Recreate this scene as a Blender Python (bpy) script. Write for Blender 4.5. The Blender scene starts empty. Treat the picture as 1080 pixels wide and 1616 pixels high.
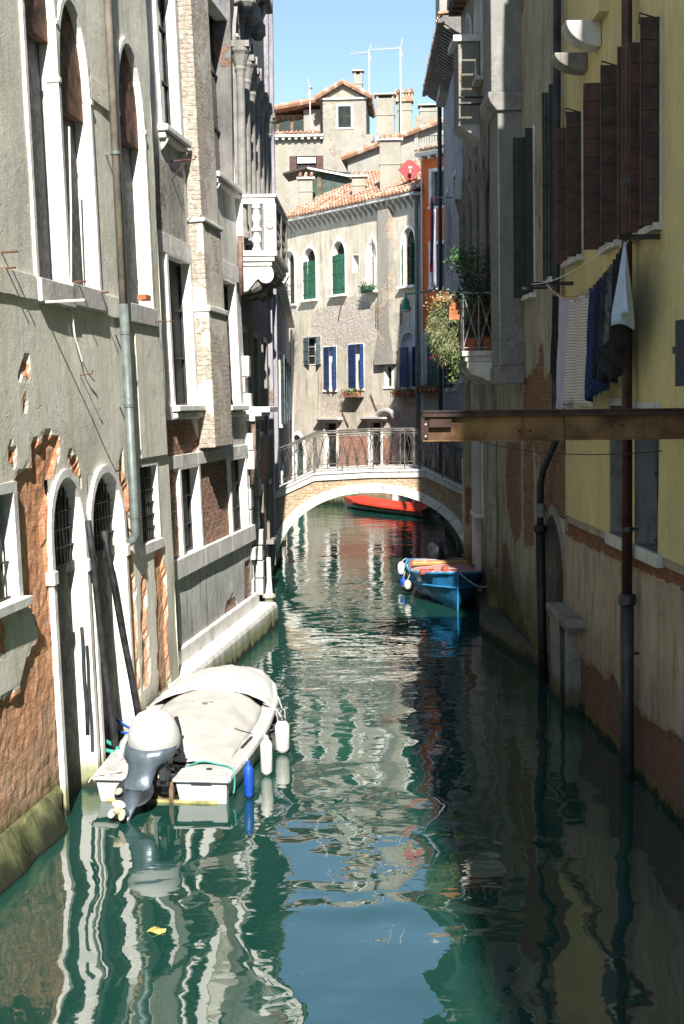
import bpy, math, random
from mathutils import Vector, Matrix, noise
import numpy as np
random.seed(7)
R = math.radians
S = bpy.context.scene
COL = S.collection

# ---------------------------------------------------------------- camera, sky, sun, exposure
FOC = 2100.0; CH = 4.2; HOR = 636.0; ROLL = 0.010
p_ = math.atan((808 - HOR) / FOC)
FW = Vector((0, math.cos(p_), -math.sin(p_)))
U0 = Vector((0, math.sin(p_), math.cos(p_))); R0 = Vector((1, 0, 0))
RT = R0 * math.cos(ROLL) - U0 * math.sin(ROLL)
UP = U0 * math.cos(ROLL) + R0 * math.sin(ROLL)
CAM = Vector((0, 0, CH))
cd = bpy.data.cameras.new('camera'); cam = bpy.data.objects.new('camera', cd); COL.objects.link(cam)
cd.sensor_fit = 'HORIZONTAL'; cd.sensor_width = 36; cd.lens = 36 * FOC / 1080; cd.clip_end = 2000; cd.clip_start = .1
m = Matrix.Identity(4)
for i in range(3):
    m[i][0] = RT[i]; m[i][1] = UP[i]; m[i][2] = -FW[i]; m[i][3] = CAM[i]
cam.matrix_world = m
S.camera = cam

SUNX = .05; SUNZ = .787
to_sun = Vector((SUNX, -1, SUNZ)).normalized()
W = bpy.data.worlds.new('World'); S.world = W; W.use_nodes = True
wn = W.node_tree; sky = wn.nodes.new('ShaderNodeTexSky'); sky.sky_type = 'NISHITA'; sky.sun_disc = False
sky.sun_elevation = math.asin(to_sun.z); sky.sun_rotation = math.atan2(to_sun.x, to_sun.y)
sky.air_density = 1.0; sky.dust_density = .2; sky.ozone_density = 1.3
wn.links.new(sky.outputs[0], wn.nodes['Background'].inputs[0]); wn.nodes['Background'].inputs[1].default_value = .09
sd = bpy.data.lights.new('sun', 'SUN'); sd.energy = 5.0; sd.angle = R(.5); sd.color = (1, .955, .88)
so = bpy.data.objects.new('sun', sd); COL.objects.link(so)
so.rotation_euler = to_sun.to_track_quat('Z', 'Y').to_euler()
S.view_settings.view_transform = 'Standard'; S.view_settings.look = 'None'; S.view_settings.gamma = 1
S.view_settings.use_curve_mapping = False
S.view_settings.exposure = 1.1
S.render.engine = 'CYCLES'; S.cycles.max_bounces = 6; S.cycles.diffuse_bounces = 4; S.cycles.glossy_bounces = 3
S.cycles.transmission_bounces = 2; S.cycles.caustics_reflective = False; S.cycles.caustics_refractive = False

def ray(px, py):
    return FW * FOC + RT * (px - 540) + UP * (808 - py)
def at_z(px, py, z=0.):
    d = ray(px, py); return CAM + d * ((z - CH) / d.z)
def at_y(px, py, Y):
    d = ray(px, py); return CAM + d * (Y / d.y)

# ---------------------------------------------------------------- frames on walls
class Fr:
    """x to the right seen from in front, y into the wall, z up the wall"""
    def __init__(s, O, d, lean=0.):
        s.O = Vector(O); x = Vector((d[0], d[1], 0)).normalized()
        y = Vector((0, 0, 1)).cross(x); z = (Vector((0, 0, 1)) + y * lean).normalized(); y = z.cross(x)
        s.x, s.y, s.z = x, y, z
        s.M = Matrix(((x.x, y.x, z.x, s.O.x), (x.y, y.y, z.y, s.O.y), (x.z, y.z, z.z, s.O.z), (0, 0, 0, 1)))
        s.I = s.M.inverted()
    def uv(s, px, py, d=0.):
        r = ray(px, py); o = s.I @ CAM; v = s.I.to_3x3() @ r
        t = (-d - o.y) / v.y; p = o + v * t; return p.x, p.z
    def w(s, x, y, z): return s.M @ Vector((x, y, z))
WF = Fr((0, 0, 0), (1, 0))      # plain world frame

# ---------------------------------------------------------------- mesh builder
class MB:
    def __init__(s): s.v = []; s.f = []; s.mi = []; s.a = None; s.cur = 0
    def add(s, vs, fs):
        n = len(s.v); s.v += [tuple(q) for q in vs]
        for f in fs: s.f.append([i + n for i in f]); s.mi.append(s.cur)
        return s
    def quad(s, a, b, c, d): return s.add([a, b, c, d], [(0, 1, 2, 3)])
    def box(s, x0, x1, y0, y1, z0, z1):
        return s.add([(x0,y0,z0),(x1,y0,z0),(x1,y1,z0),(x0,y1,z0),(x0,y0,z1),(x1,y0,z1),(x1,y1,z1),(x0,y1,z1)],
                     [(0,3,2,1),(4,5,6,7),(0,1,5,4),(1,2,6,5),(2,3,7,6),(3,0,4,7)])
    def obox(s, o, a, b, c):
        o, a, b, c = map(Vector, (o, a, b, c))
        return s.add([o, o+a, o+a+b, o+b, o+c, o+a+c, o+a+b+c, o+b+c],
                     [(0,3,2,1),(4,5,6,7),(0,1,5,4),(1,2,6,5),(2,3,7,6),(3,0,4,7)])
    def prism(s, poly, y0, y1, axis='y'):
        n = len(poly)
        def P(a, b, t): return (a, t, b) if axis == 'y' else ((t, a, b) if axis == 'x' else (a, b, t))
        vs = [P(a, b, y0) for a, b in poly] + [P(a, b, y1) for a, b in poly]
        fs = [tuple(range(n)), tuple(range(2*n-1, n-1, -1))] + [(i, i+n, (i+1) % n + n, (i+1) % n) for i in range(n)]
        return s.add(vs, fs)
    def tube(s, pts, r, n=8, cap=True):
        pts = [Vector(p) for p in pts]; m_ = len(pts); rs = r if isinstance(r, (list, tuple)) else [r] * m_
        vs = []; prev = None
        for i, p in enumerate(pts):
            t = (pts[min(i+1, m_-1)] - pts[max(i-1, 0)]).normalized()
            if prev is None:
                ref = Vector((0, 0, 1)) if abs(t.z) < .9 else Vector((1, 0, 0)); u = t.cross(ref).normalized()
            else: u = (prev - t * prev.dot(t)).normalized()
            prev = u; w = t.cross(u)
            for k in range(n):
                a = 2 * math.pi * k / n; vs.append(p + (u * math.cos(a) + w * math.sin(a)) * rs[i])
        fs = [(i*n+k, i*n+(k+1) % n, (i+1)*n+(k+1) % n, (i+1)*n+k) for i in range(m_-1) for k in range(n)]
        if cap: fs += [tuple(range(n-1, -1, -1)), tuple((m_-1)*n+k for k in range(n))]
        return s.add(vs, fs)
    def lathe(s, c, prof, n=12, axis=(0, 0, 1), sq=False):
        ax = Vector(axis).normalized(); ref = Vector((0, 0, 1)) if abs(ax.z) < .9 else Vector((1, 0, 0))
        u = ax.cross(ref).normalized(); w = ax.cross(u); c = Vector(c); vs = []
        for r, h in prof:
            for k in range(n):
                a = 2 * math.pi * (k + .5) / n; vs.append(c + ax * h + (u * math.cos(a) + w * math.sin(a)) * r)
        m_ = len(prof)
        fs = [(i*n+k, i*n+(k+1) % n, (i+1)*n+(k+1) % n, (i+1)*n+k) for i in range(m_-1) for k in range(n)]
        fs += [tuple(range(n-1, -1, -1)), tuple((m_-1)*n+k for k in range(n))]
        return s.add(vs, fs)
    def loft(s, rings, cap=True, closed=True):
        n = len(rings[0]); vs = [p for r in rings for p in r]; q = n if closed else n - 1
        fs = [(i*n+k, i*n+(k+1) % n, (i+1)*n+(k+1) % n, (i+1)*n+k) for i in range(len(rings)-1) for k in range(q)]
        if cap and closed: fs += [tuple(range(n-1, -1, -1)), tuple((len(rings)-1)*n+k for k in range(n))]
        return s.add(vs, fs)
    def sheet(s, fn, nu, nv):
        vs = [fn(i / nu, j / nv) for j in range(nv+1) for i in range(nu+1)]
        return s.add(vs, [(j*(nu+1)+i, j*(nu+1)+i+1, (j+1)*(nu+1)+i+1, (j+1)*(nu+1)+i) for j in range(nv) for i in range(nu)])

def link(mb, name, mat, off=(0, 0, 0), M=None, parent=None, smooth=False, bevel=0, thick=0, sub=0):
    me = bpy.data.meshes.new(name); o = Vector(off)
    me.from_pydata([(a-o.x, b-o.y, c-o.z) for a, b, c in mb.v], [], mb.f)
    for mt in (mat if isinstance(mat, (list, tuple)) else [mat]): me.materials.append(mt)
    if any(mb.mi): me.polygons.foreach_set('material_index', mb.mi)
    if mb.a is not None:
        at = me.attributes.new('peel', 'FLOAT', 'POINT'); at.data.foreach_set('value', [float(q) for q in mb.a])
    if smooth: me.polygons.foreach_set('use_smooth', [True] * len(me.polygons))
    me.update()
    ob = bpy.data.objects.new(name, me); COL.objects.link(ob)
    if parent is not None: ob.parent = parent
    elif M is not None: ob.matrix_world = M @ Matrix.Translation(o)
    if thick:
        md = ob.modifiers.new('s', 'SOLIDIFY'); md.thickness = thick; md.offset = 0
    if bevel:
        md = ob.modifiers.new('b', 'BEVEL'); md.width = bevel; md.segments = 2; md.limit_method = 'ANGLE'; md.angle_limit = R(40)
    if sub:
        md = ob.modifiers.new('u', 'SUBSURF'); md.levels = sub; md.render_levels = sub
    return ob

def tag(o, label, cat, group=None):
    o['label'] = label; o['category'] = cat
    if group: o['group'] = group
    return o

class Thing:
    def __init__(s, name, label, cat, F=WF, at=(0, 0, 0), group=None):
        s.F = F; s.at = Vector(at); s.o = bpy.data.objects.new(name, None); COL.objects.link(s.o)
        s.o.empty_display_size = .3
        s.o.matrix_world = F.M @ Matrix.Translation(s.at); tag(s.o, label, cat, group)
    def part(s, mb, name, mat, parent=None, **k):
        return link(mb, name, mat, s.at, None, parent or s.o, **k)
def _pieces(self, mb, name, mat, parent=None, **k):
    """every separate piece of the builder becomes a part of its own"""
    par = list(range(len(mb.v)))
    def find(i):
        while par[i] != i: par[i] = par[par[i]]; i = par[i]
        return i
    for f in mb.f:
        for i in f[1:]: par[find(i)] = find(f[0])
    gr = {}
    for f in mb.f: gr.setdefault(find(f[0]), []).append(f)
    for fs in gr.values():
        ids = sorted({i for f in fs for i in f}); mp = {q: n for n, q in enumerate(ids)}
        self.part(MB().add([mb.v[i] for i in ids], [[mp[i] for i in f] for f in fs]), name, mat, parent, **k)
Thing.pieces = _pieces
def solo(mb, name, label, cat, mat, F=WF, at=(0, 0, 0), group=None, **k):
    return tag(link(mb, name, mat, at, F.M, **k), label, cat, group)
def struct(mb, name, mat, F=WF, **k):
    o = link(mb, name, mat, (0, 0, 0), F.M, **k); o['kind'] = 'structure'; return o

def copy_tree(o, M, label, group=None, keep=None):
    c = o.copy(); COL.objects.link(c)
    for ch in o.children:
        d = ch.copy(); COL.objects.link(d); d.parent = c
        for g in ch.children:
            e = g.copy(); COL.objects.link(e); e.parent = d
    c.matrix_world = M; c['label'] = label
    if group: c['group'] = group
    return c

# ---------------------------------------------------------------- materials
def nd(nt, t, ins=None, **pr):
    n = nt.nodes.new(t)
    for k, v in pr.items(): setattr(n, k, v)
    for k, v in (ins or {}).items():
        if isinstance(v, bpy.types.NodeSocket): nt.links.new(v, n.inputs[k])
        elif isinstance(v, bpy.types.Node): nt.links.new(v.outputs[0], n.inputs[k])
        else: n.inputs[k].default_value = v
    return n
def c4(c): return (c[0], c[1], c[2], 1)
def ramp(nt, fac, a, b, ca=0., cb=1.):
    r = nd(nt, 'ShaderNodeMapRange', {0: fac, 1: a, 2: b, 3: ca, 4: cb}); r.interpolation_type = 'SMOOTHSTEP'; return r.outputs[0]
def mix(nt, f, a, b, blend='MIX'):
    n = nt.nodes.new('ShaderNodeMix'); n.data_type = 'RGBA'; n.blend_type = blend
    for i, v in ((0, f), (6, a), (7, b)):
        if isinstance(v, bpy.types.NodeSocket): nt.links.new(v, n.inputs[i])
        elif isinstance(v, (int, float)): n.inputs[i].default_value = v
        else: n.inputs[i].default_value = c4(v)
    return n.outputs[2]
def ma(nt, op, a, b=0., c=0.):
    n = nd(nt, 'ShaderNodeMath', {0: a, 1: b, 2: c}, operation=op); return n.outputs[0]
def noi(nt, vec, sc, det=4., ro=.55, dist=0.):
    return nd(nt, 'ShaderNodeTexNoise', {'Vector': vec, 'Scale': sc, 'Detail': det, 'Roughness': ro, 'Distortion': dist}).outputs[0]
def newmat(name):
    m = bpy.data.materials.new(name); m.use_nodes = True; nt = m.node_tree
    b = nt.nodes['Principled BSDF']; return m, nt, b
def coords(nt):
    tc = nd(nt, 'ShaderNodeTexCoord').outputs['Object']
    sp = nd(nt, 'ShaderNodeSeparateXYZ', {0: tc})
    xy = ma(nt, 'ADD', sp.outputs[0], sp.outputs[1])
    flat = nd(nt, 'ShaderNodeCombineXYZ', {0: xy, 1: sp.outputs[2], 2: 0.}).outputs[0]
    st = nd(nt, 'ShaderNodeMapping', {'Vector': tc, 'Scale': (1, 1, .13)}).outputs[0]
    gz = nd(nt, 'ShaderNodeSeparateXYZ', {0: nd(nt, 'ShaderNodeNewGeometry').outputs['Position']}).outputs[2]
    return tc, flat, st, gz

def plain(name, col, rough=.6, metal=0., var=.25, sc=6., dark=None, bump=.003, spec=.4, streak=0., bsc=40.):
    """painted / metal / wood surface with mottling, grime in vertical runs and fine bump"""
    m, nt, b = newmat(name); tc, flat, st, gz = coords(nt)
    d = dark or tuple(q * (1 - 1.6 * var) for q in col); l = tuple(min(1, q * (1 + .5 * var)) for q in col)
    n1 = noi(nt, tc, sc, 5); c = mix(nt, ramp(nt, n1, .3, .7), d, l)
    if streak: c = mix(nt, ma(nt, 'MULTIPLY', ramp(nt, noi(nt, st, 9, 4), .5, .75), streak), c, tuple(q * .35 for q in col))
    nt.links.new(c, b.inputs['Base Color']); b.inputs['Metallic'].default_value = metal
    nt.links.new(ramp(nt, noi(nt, tc, sc * 2.3, 3), .2, .8, max(0, rough - .1), min(1, rough + .12)), b.inputs['Roughness'])
    b.inputs['Specular IOR Level'].default_value = spec
    if bump:
        bp = nd(nt, 'ShaderNodeBump', {'Height': noi(nt, tc, bsc, 4), 'Distance': bump, 'Strength': .7}); nt.links.new(bp.outputs[0], b.inputs['Normal'])
    return m

def weathered(name, ca, cb, dirt=(.12, .12, .1), under=(.42, .2, .11), under2=(.5, .32, .2), mortar=(.36, .33, .28), bricks=.6,
              auto=.0, streak=.6, algae=.45, bump=1., crack=.35, mott=1., damp=0.):
    """old plaster: mottled coats, runs of dirt, cracks, places where it has come off down to brick (attribute peel), algae at the water"""
    m, nt, b = newmat(name); tc, flat, st, gz = coords(nt)
    big = noi(nt, tc, .9 * mott, 6, .6); mid = noi(nt, tc, 5, 6, .65); fine = noi(nt, tc, 38, 5, .7)
    c = mix(nt, ramp(nt, big, .35, .65), ca, cb)
    c = mix(nt, ramp(nt, mid, .5, .8, 0, .55), c, tuple(q * 1.28 for q in ca))
    c = mix(nt, ramp(nt, noi(nt, tc, 2.2, 7, .7), .52, .72, 0, .5), c, tuple(q * .62 for q in cb))
    c = mix(nt, ramp(nt, noi(nt, st, 1.7, 5, .6), .45, .68, 0, .6), c, (ca[0]*.78, ca[1]*.8, ca[2]*.66))
    c = mix(nt, ramp(nt, noi(nt, tc, 1.6, 8, .72), .56, .64, 0, .55), c, tuple(min(1, q * 1.2) for q in ca))
    run = ramp(nt, noi(nt, st, 5.5, 6, .62), .48, .74); c = mix(nt, ma(nt, 'MULTIPLY', run, streak), c, dirt)
    run2 = ramp(nt, noi(nt, st, 16, 4, .6), .55, .75, 0, .35); c = mix(nt, run2, c, tuple(q * 1.35 for q in ca))
    vo = nd(nt, 'ShaderNodeTexVoronoi', {'Vector': nd(nt, 'ShaderNodeVectorMath', {0: tc, 1: nd(nt, 'ShaderNodeTexNoise', {'Vector': tc, 'Scale': 3.}).outputs[1]}).outputs[0], 'Scale': 1.3}, feature='DISTANCE_TO_EDGE').outputs[0]
    cr = ma(nt, 'MULTIPLY', ramp(nt, vo, .0, .012, 1, 0), ramp(nt, big, .45, .6)); c = mix(nt, ma(nt, 'MULTIPLY', cr, crack), c, tuple(q * .4 for q in dirt))
    c = mix(nt, ramp(nt, fine, .6, .75, 0, .3), c, dirt)
    # brick / rough render below
    wv = nd(nt, 'ShaderNodeVectorMath', {0: flat, 1: nd(nt, 'ShaderNodeVectorMath', {0: nd(nt, 'ShaderNodeTexNoise', {'Vector': tc, 'Scale': 7., 'Detail': 3.}).outputs[1], 3: .05}, operation='SCALE').outputs[0]}).outputs[0]
    br = nd(nt, 'ShaderNodeTexBrick', {'Vector': wv, 'Color1': c4(under), 'Color2': c4(under2), 'Mortar': c4(mortar), 'Scale': 1., 'Mortar Size': .011, 'Mortar Smooth': .4, 'Brick Width': .24, 'Row Height': .072, 'Bias': -.1})
    bc = mix(nt, ramp(nt, noi(nt, tc, 11, 5, .7), .3, .75), br.outputs[0], tuple(q * .62 for q in under))
    rr = mix(nt, ramp(nt, noi(nt, tc, 6, 6, .75), .3, .7), tuple(q * .8 for q in under), tuple(min(1, q * 1.15) for q in under2))
    bm = ramp(nt, noi(nt, tc, 1.3, 4), .5 - bricks * .4, .62 - bricks * .4)
    bc = mix(nt, bm, rr, bc); bc = mix(nt, ma(nt, 'MULTIPLY', run, streak * .5), bc, dirt)
    bc = mix(nt, ramp(nt, noi(nt, tc, 2.7, 5, .7), .56, .7, 0, .75), bc, tuple(q * .9 for q in mortar))
    pe = nd(nt, 'ShaderNodeAttribute', attribute_name='peel').outputs['Fac']
    jag = ma(nt, 'MULTIPLY_ADD', noi(nt, tc, 4.5, 7, .68), 1.1, -.55)
    k = ma(nt, 'ADD', ma(nt, 'MULTIPLY', pe, 1.12), jag)
    if auto: k = ma(nt, 'MAXIMUM', k, ma(nt, 'ADD', ma(nt, 'MULTIPLY', ramp(nt, noi(nt, tc, .8, 6, .65), .62 - auto * .2, .72 - auto * .2), .9), ma(nt, 'MULTIPLY', jag, .4)))
    pm = ramp(nt, k, .47, .53); edge = ma(nt, 'MULTIPLY', ramp(nt, k, .41, .46), ma(nt, 'SUBTRACT', 1., pm))
    scr = ma(nt, 'MULTIPLY', ramp(nt, k, .22, .30), ma(nt, 'SUBTRACT', 1., pm))
    c = mix(nt, ma(nt, 'MULTIPLY', scr, .75), c, mix(nt, ramp(nt, fine, .35, .65), tuple(q*.62 for q in ca), (ca[0]*.95, ca[1]*.8, ca[2]*.7)))
    c = mix(nt, ma(nt, 'MULTIPLY', edge, .4), c, tuple(min(1, q * 1.3) for q in ca))
    c = mix(nt, pm, c, bc)
    if damp:
        dz = ma(nt, 'ADD', gz, ma(nt, 'MULTIPLY_ADD', noi(nt, tc, 1.1, 6, .65), -2.6, 1.3)); c = mix(nt, ramp(nt, dz, .5, 1.9, damp, 0), c, dirt)
    wet = ma(nt, 'ADD', gz, ma(nt, 'MULTIPLY_ADD', noi(nt, st, 4, 5), -.5, .2))
    c = mix(nt, ramp(nt, wet, algae * .4, algae * 1.3, .85, 0), c, mix(nt, ramp(nt, mid, .3, .7), (.06, .085, .025), (.2, .19, .08)))
    c = mix(nt, ramp(nt, wet, 0., algae * .35, 1, 0), c, (.022, .028, .015))
    nt.links.new(c, b.inputs['Base Color']); b.inputs['Roughness'].default_value = .92; b.inputs['Specular IOR Level'].default_value = .2
    h = ma(nt, 'MULTIPLY', fine, .006)
    h = ma(nt, 'ADD', h, ma(nt, 'MULTIPLY', mid, .014))
    h = ma(nt, 'ADD', h, ma(nt, 'MULTIPLY', pm, -.03)); h = ma(nt, 'ADD', h, ma(nt, 'MULTIPLY', scr, -.006))
    hb = ma(nt, 'MULTIPLY_ADD', br.outputs[1], -.014, ma(nt, 'MULTIPLY', noi(nt, tc, 14, 5, .7), .05))
    hb = ma(nt, 'MULTIPLY', hb, ma(nt, 'MULTIPLY_ADD', bm, .8, .2)); hb = ma(nt, 'ADD', hb, ma(nt, 'MULTIPLY', noi(nt, tc, 9, 6, .75), .05)); h = ma(nt, 'ADD', h, ma(nt, 'MULTIPLY', hb, pm)); h = ma(nt, 'ADD', h, ma(nt, 'MULTIPLY', cr, -.008))
    bp = nd(nt, 'ShaderNodeBump', {'Height': h, 'Distance': bump, 'Strength': 1.}); nt.links.new(bp.outputs[0], b.inputs['Normal'])
    return m

def stone(name, col=(.72, .7, .66), dirt=(.3, .29, .26), amt=.5, algae=.3, rough=.75):
    m, nt, b = newmat(name); tc, flat, st, gz = coords(nt)
    c = mix(nt, ramp(nt, noi(nt, tc, 2.5, 6, .65), .42, .72, 0, amt), col, dirt)
    c = mix(nt, ramp(nt, noi(nt, st, 11, 5, .6), .55, .78, 0, amt), c, tuple(q * .6 for q in dirt))
    c = mix(nt, ramp(nt, noi(nt, tc, 60, 4, .7), .6, .8, 0, .3), c, dirt)
    wet = ma(nt, 'ADD', gz, ma(nt, 'MULTIPLY_ADD', noi(nt, st, 4, 5), -.5, .2))
    c = mix(nt, ramp(nt, wet, algae * .4, algae * 1.3, .85, 0), c, mix(nt, noi(nt, tc, 5, 4), tuple(q*max(.25, col[0]/.7) for q in (.06, .085, .025)), tuple(q*max(.2, col[0]/.7) for q in (.26, .27, .08))))
    c = mix(nt, ramp(nt, wet, 0., algae * .3, 1, 0), c, (.02, .026, .014))
    nt.links.new(c, b.inputs['Base Color']); b.inputs['Roughness'].default_value = rough; b.inputs['Specular IOR Level'].default_value = .3
    h = ma(nt, 'ADD', ma(nt, 'MULTIPLY', noi(nt, tc, 22, 6, .7), .006), ma(nt, 'MULTIPLY', noi(nt, tc, 5, 4), .012))
    bp = nd(nt, 'ShaderNodeBump', {'Height': h, 'Distance': 1., 'Strength': .8}); nt.links.new(bp.outputs[0], b.inputs['Normal'])
    return m

M_L1 = weathered('plaster_greygreen', (.79, .765, .67), (.69, .67, .59), dirt=(.34, .33, .26), damp=.4, under=(.62, .25, .12), under2=(.68, .38, .22), bricks=-.3, streak=.5, bump=.55)
M_L2 = weathered('plaster_grey', (.70, .69, .66), (.57, .57, .55), dirt=(.15, .15, .14), under=(.42, .19, .12), under2=(.5, .33, .24), mortar=(.5, .46, .4), bricks=1.4, streak=.9, algae=.3, damp=.5)
M_L2r = weathered('render_rough', (.46, .44, .4), (.3, .29, .27), dirt=(.12, .11, .1), under=(.36, .3, .26), under2=(.5, .42, .36), auto=.5, bricks=.6, streak=.6, bump=1.6)
M_FLUE = weathered('brick_limewashed', (.68, .64, .56), (.58, .54, .46), dirt=(.3, .28, .24), under=(.62, .52, .42), under2=(.7, .64, .55), mortar=(.66, .62, .54), bricks=1.5, auto=.9, streak=.25, bump=1.2)
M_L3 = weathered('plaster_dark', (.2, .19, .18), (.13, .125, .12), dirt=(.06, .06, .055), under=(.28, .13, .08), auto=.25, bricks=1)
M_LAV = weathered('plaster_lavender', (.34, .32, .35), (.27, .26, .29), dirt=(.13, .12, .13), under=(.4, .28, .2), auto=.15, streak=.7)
M_F1 = weathered('plaster_cream', (.58, .525, .44), (.47, .42, .345), dirt=(.2, .175, .145), under=(.62, .53, .44), under2=(.68, .62, .54), mortar=(.7, .66, .58), bricks=1.5, streak=.85, algae=.7)
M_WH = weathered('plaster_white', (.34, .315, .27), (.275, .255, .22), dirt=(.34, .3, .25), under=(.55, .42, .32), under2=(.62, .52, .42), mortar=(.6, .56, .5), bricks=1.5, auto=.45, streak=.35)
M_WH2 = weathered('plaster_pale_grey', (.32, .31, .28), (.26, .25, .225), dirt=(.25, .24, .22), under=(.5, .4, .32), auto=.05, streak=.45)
M_OR = weathered('plaster_orange', (.78, .2, .065), (.7, .18, .06), dirt=(.4, .12, .05), under=(.55, .36, .28), under2=(.65, .5, .42), mortar=(.6, .56, .5), bricks=1.5, streak=.25)
M_YE = weathered('plaster_yellow', (.64, .54, .27), (.57, .49, .26), dirt=(.3, .24, .12), under=(.4, .2, .1), streak=.25, crack=.05, bump=.5)
M_R1B = weathered('plaster_brown_base', (.44, .36, .27), (.33, .28, .215), dirt=(.11, .1, .09), under=(.32, .12, .06), under2=(.42, .18, .09), mortar=(.25, .2, .16), bricks=1.3, streak=.85, algae=.1, damp=.4)
M_R2 = weathered('plaster_cream_damp', (.42, .385, .305), (.32, .295, .225), dirt=(.1, .09, .07), auto=.25, under=(.34, .16, .09), under2=(.42, .25, .15), mortar=(.36, .31, .25), bricks=1., streak=.95, algae=.8, damp=.7)
M_R2W = weathered('plaster_white_damp', (.27, .27, .25), (.21, .21, .195), dirt=(.18, .17, .15), under=(.4, .3, .22), auto=.1, streak=.7)
M_FOOT = weathered('algae_foot', (.3, .28, .2), (.2, .19, .13), dirt=(.08, .08, .05), under=(.3, .2, .12), algae=.8, auto=.4, streak=.8)
M_BRK = weathered('brick_bare', (.5, .4, .3), (.4, .3, .22), under=(.55, .38, .24), under2=(.66, .54, .38), mortar=(.62, .54, .42), bricks=2, auto=3., streak=.3, algae=.5)
M_ST = stone('istrian_stone'); M_STW = stone('istrian_stone_white', (.8, .78, .74), (.42, .4, .36), .5)
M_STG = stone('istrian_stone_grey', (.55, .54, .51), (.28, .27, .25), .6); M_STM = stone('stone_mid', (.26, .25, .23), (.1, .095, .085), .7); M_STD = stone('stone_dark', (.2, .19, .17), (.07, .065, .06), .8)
M_GL = plain('window_glass', (.02, .024, .03), .12, var=.3, bump=0, spec=.6)
M_DK = plain('dark_interior', (.02, .018, .016), .8, var=.4)
M_BLUEDK = plain('door_bluegrey', (.022, .027, .035), .6, var=.4, streak=.5)
M_INF = plain('rusty_infill', (.16, .075, .045), .8, var=.5, streak=.6, bump=.01)
M_DOORG = plain('grey_stone_infill', (.075, .075, .065), .9, var=.4, streak=.6, bump=.01)
M_IRON = plain('wrought_iron', (.045, .042, .04), .6, .6, var=.4); M_RUST = plain('rusty_iron', (.14, .07, .045), .8, .2, var=.5)
M_IRONB = plain('bridge_iron', (.13, .115, .105), .6, .4, var=.4)
M_PIPEG = plain('pipe_greygreen', (.15, .18, .17), .5, .2, var=.2, streak=.5); M_PIPEB = plain('pipe_beige', (.27, .235, .19), .55, .1, var=.2, streak=.4)
M_PIPED = plain('pipe_dark', (.05, .052, .055), .5, .3, var=.3, streak=.4); M_PIPEBR = plain('pipe_brown', (.075, .035, .028), .45, .2, var=.3, streak=.3)
M_CU = plain('pipe_copper', (.25, .13, .09), .55, .3, var=.3)
M_GRN = plain('shutter_green', (.02, .095, .05), .55, var=.25, streak=.35); M_GRND = plain('shutter_dark_green', (.008, .022, .017), .6, var=.3, streak=.3)
M_BLU = plain('shutter_blue', (.014, .045, .15), .55, var=.25, streak=.3); M_GRY = plain('shutter_grey', (.1, .13, .14), .7, var=.3, streak=.4)
M_BRN = plain('shutter_brown', (.085, .036, .026), .6, var=.3, streak=.45); M_BRND = plain('shutter_brown_edge', (.05, .026, .022), .6, var=.35)
M_WOOD = plain('old_wood', (.2, .13, .08), .8, var=.4, streak=.5, bump=.006); M_WOODD = plain('tarred_pole', (.03, .031, .034), .6, var=.5, bump=.008, bsc=25)
M_CURT = plain('white_curtain', (.7, .7, .68), .9, var=.1)
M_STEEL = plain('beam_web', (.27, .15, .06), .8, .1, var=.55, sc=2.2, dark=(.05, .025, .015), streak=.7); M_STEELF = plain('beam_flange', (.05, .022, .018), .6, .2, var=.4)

def tilemat():
    m, nt, b = newmat('roof_tiles'); tc, flat, st, gz = coords(nt)
    v = nd(nt, 'ShaderNodeTexVoronoi', {'Vector': nd(nt, 'ShaderNodeMapping', {'Vector': tc, 'Scale': (5.5, 2.9, 2.9)}).outputs[0], 'Scale': 1.}).outputs['Color']
    c = mix(nt, nd(nt, 'ShaderNodeSeparateColor', {0: v}).outputs[0], (.43, .25, .165), (.33, .15, .085))
    c = mix(nt, ramp(nt, nd(nt, 'ShaderNodeSeparateColor', {0: v}).outputs[1], .72, .8), c, (.52, .42, .32))
    c = mix(nt, ramp(nt, noi(nt, tc, 9, 5, .7), .5, .75, 0, .7), c, (.2, .15, .11))
    nt.links.new(c, b.inputs['Base Color']); b.inputs['Roughness'].default_value = .9
    bp = nd(nt, 'ShaderNodeBump', {'Height': noi(nt, tc, 20, 4), 'Distance': .01}); nt.links.new(bp.outputs[0], b.inputs['Normal'])
    return m
M_TILE = tilemat()

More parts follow.
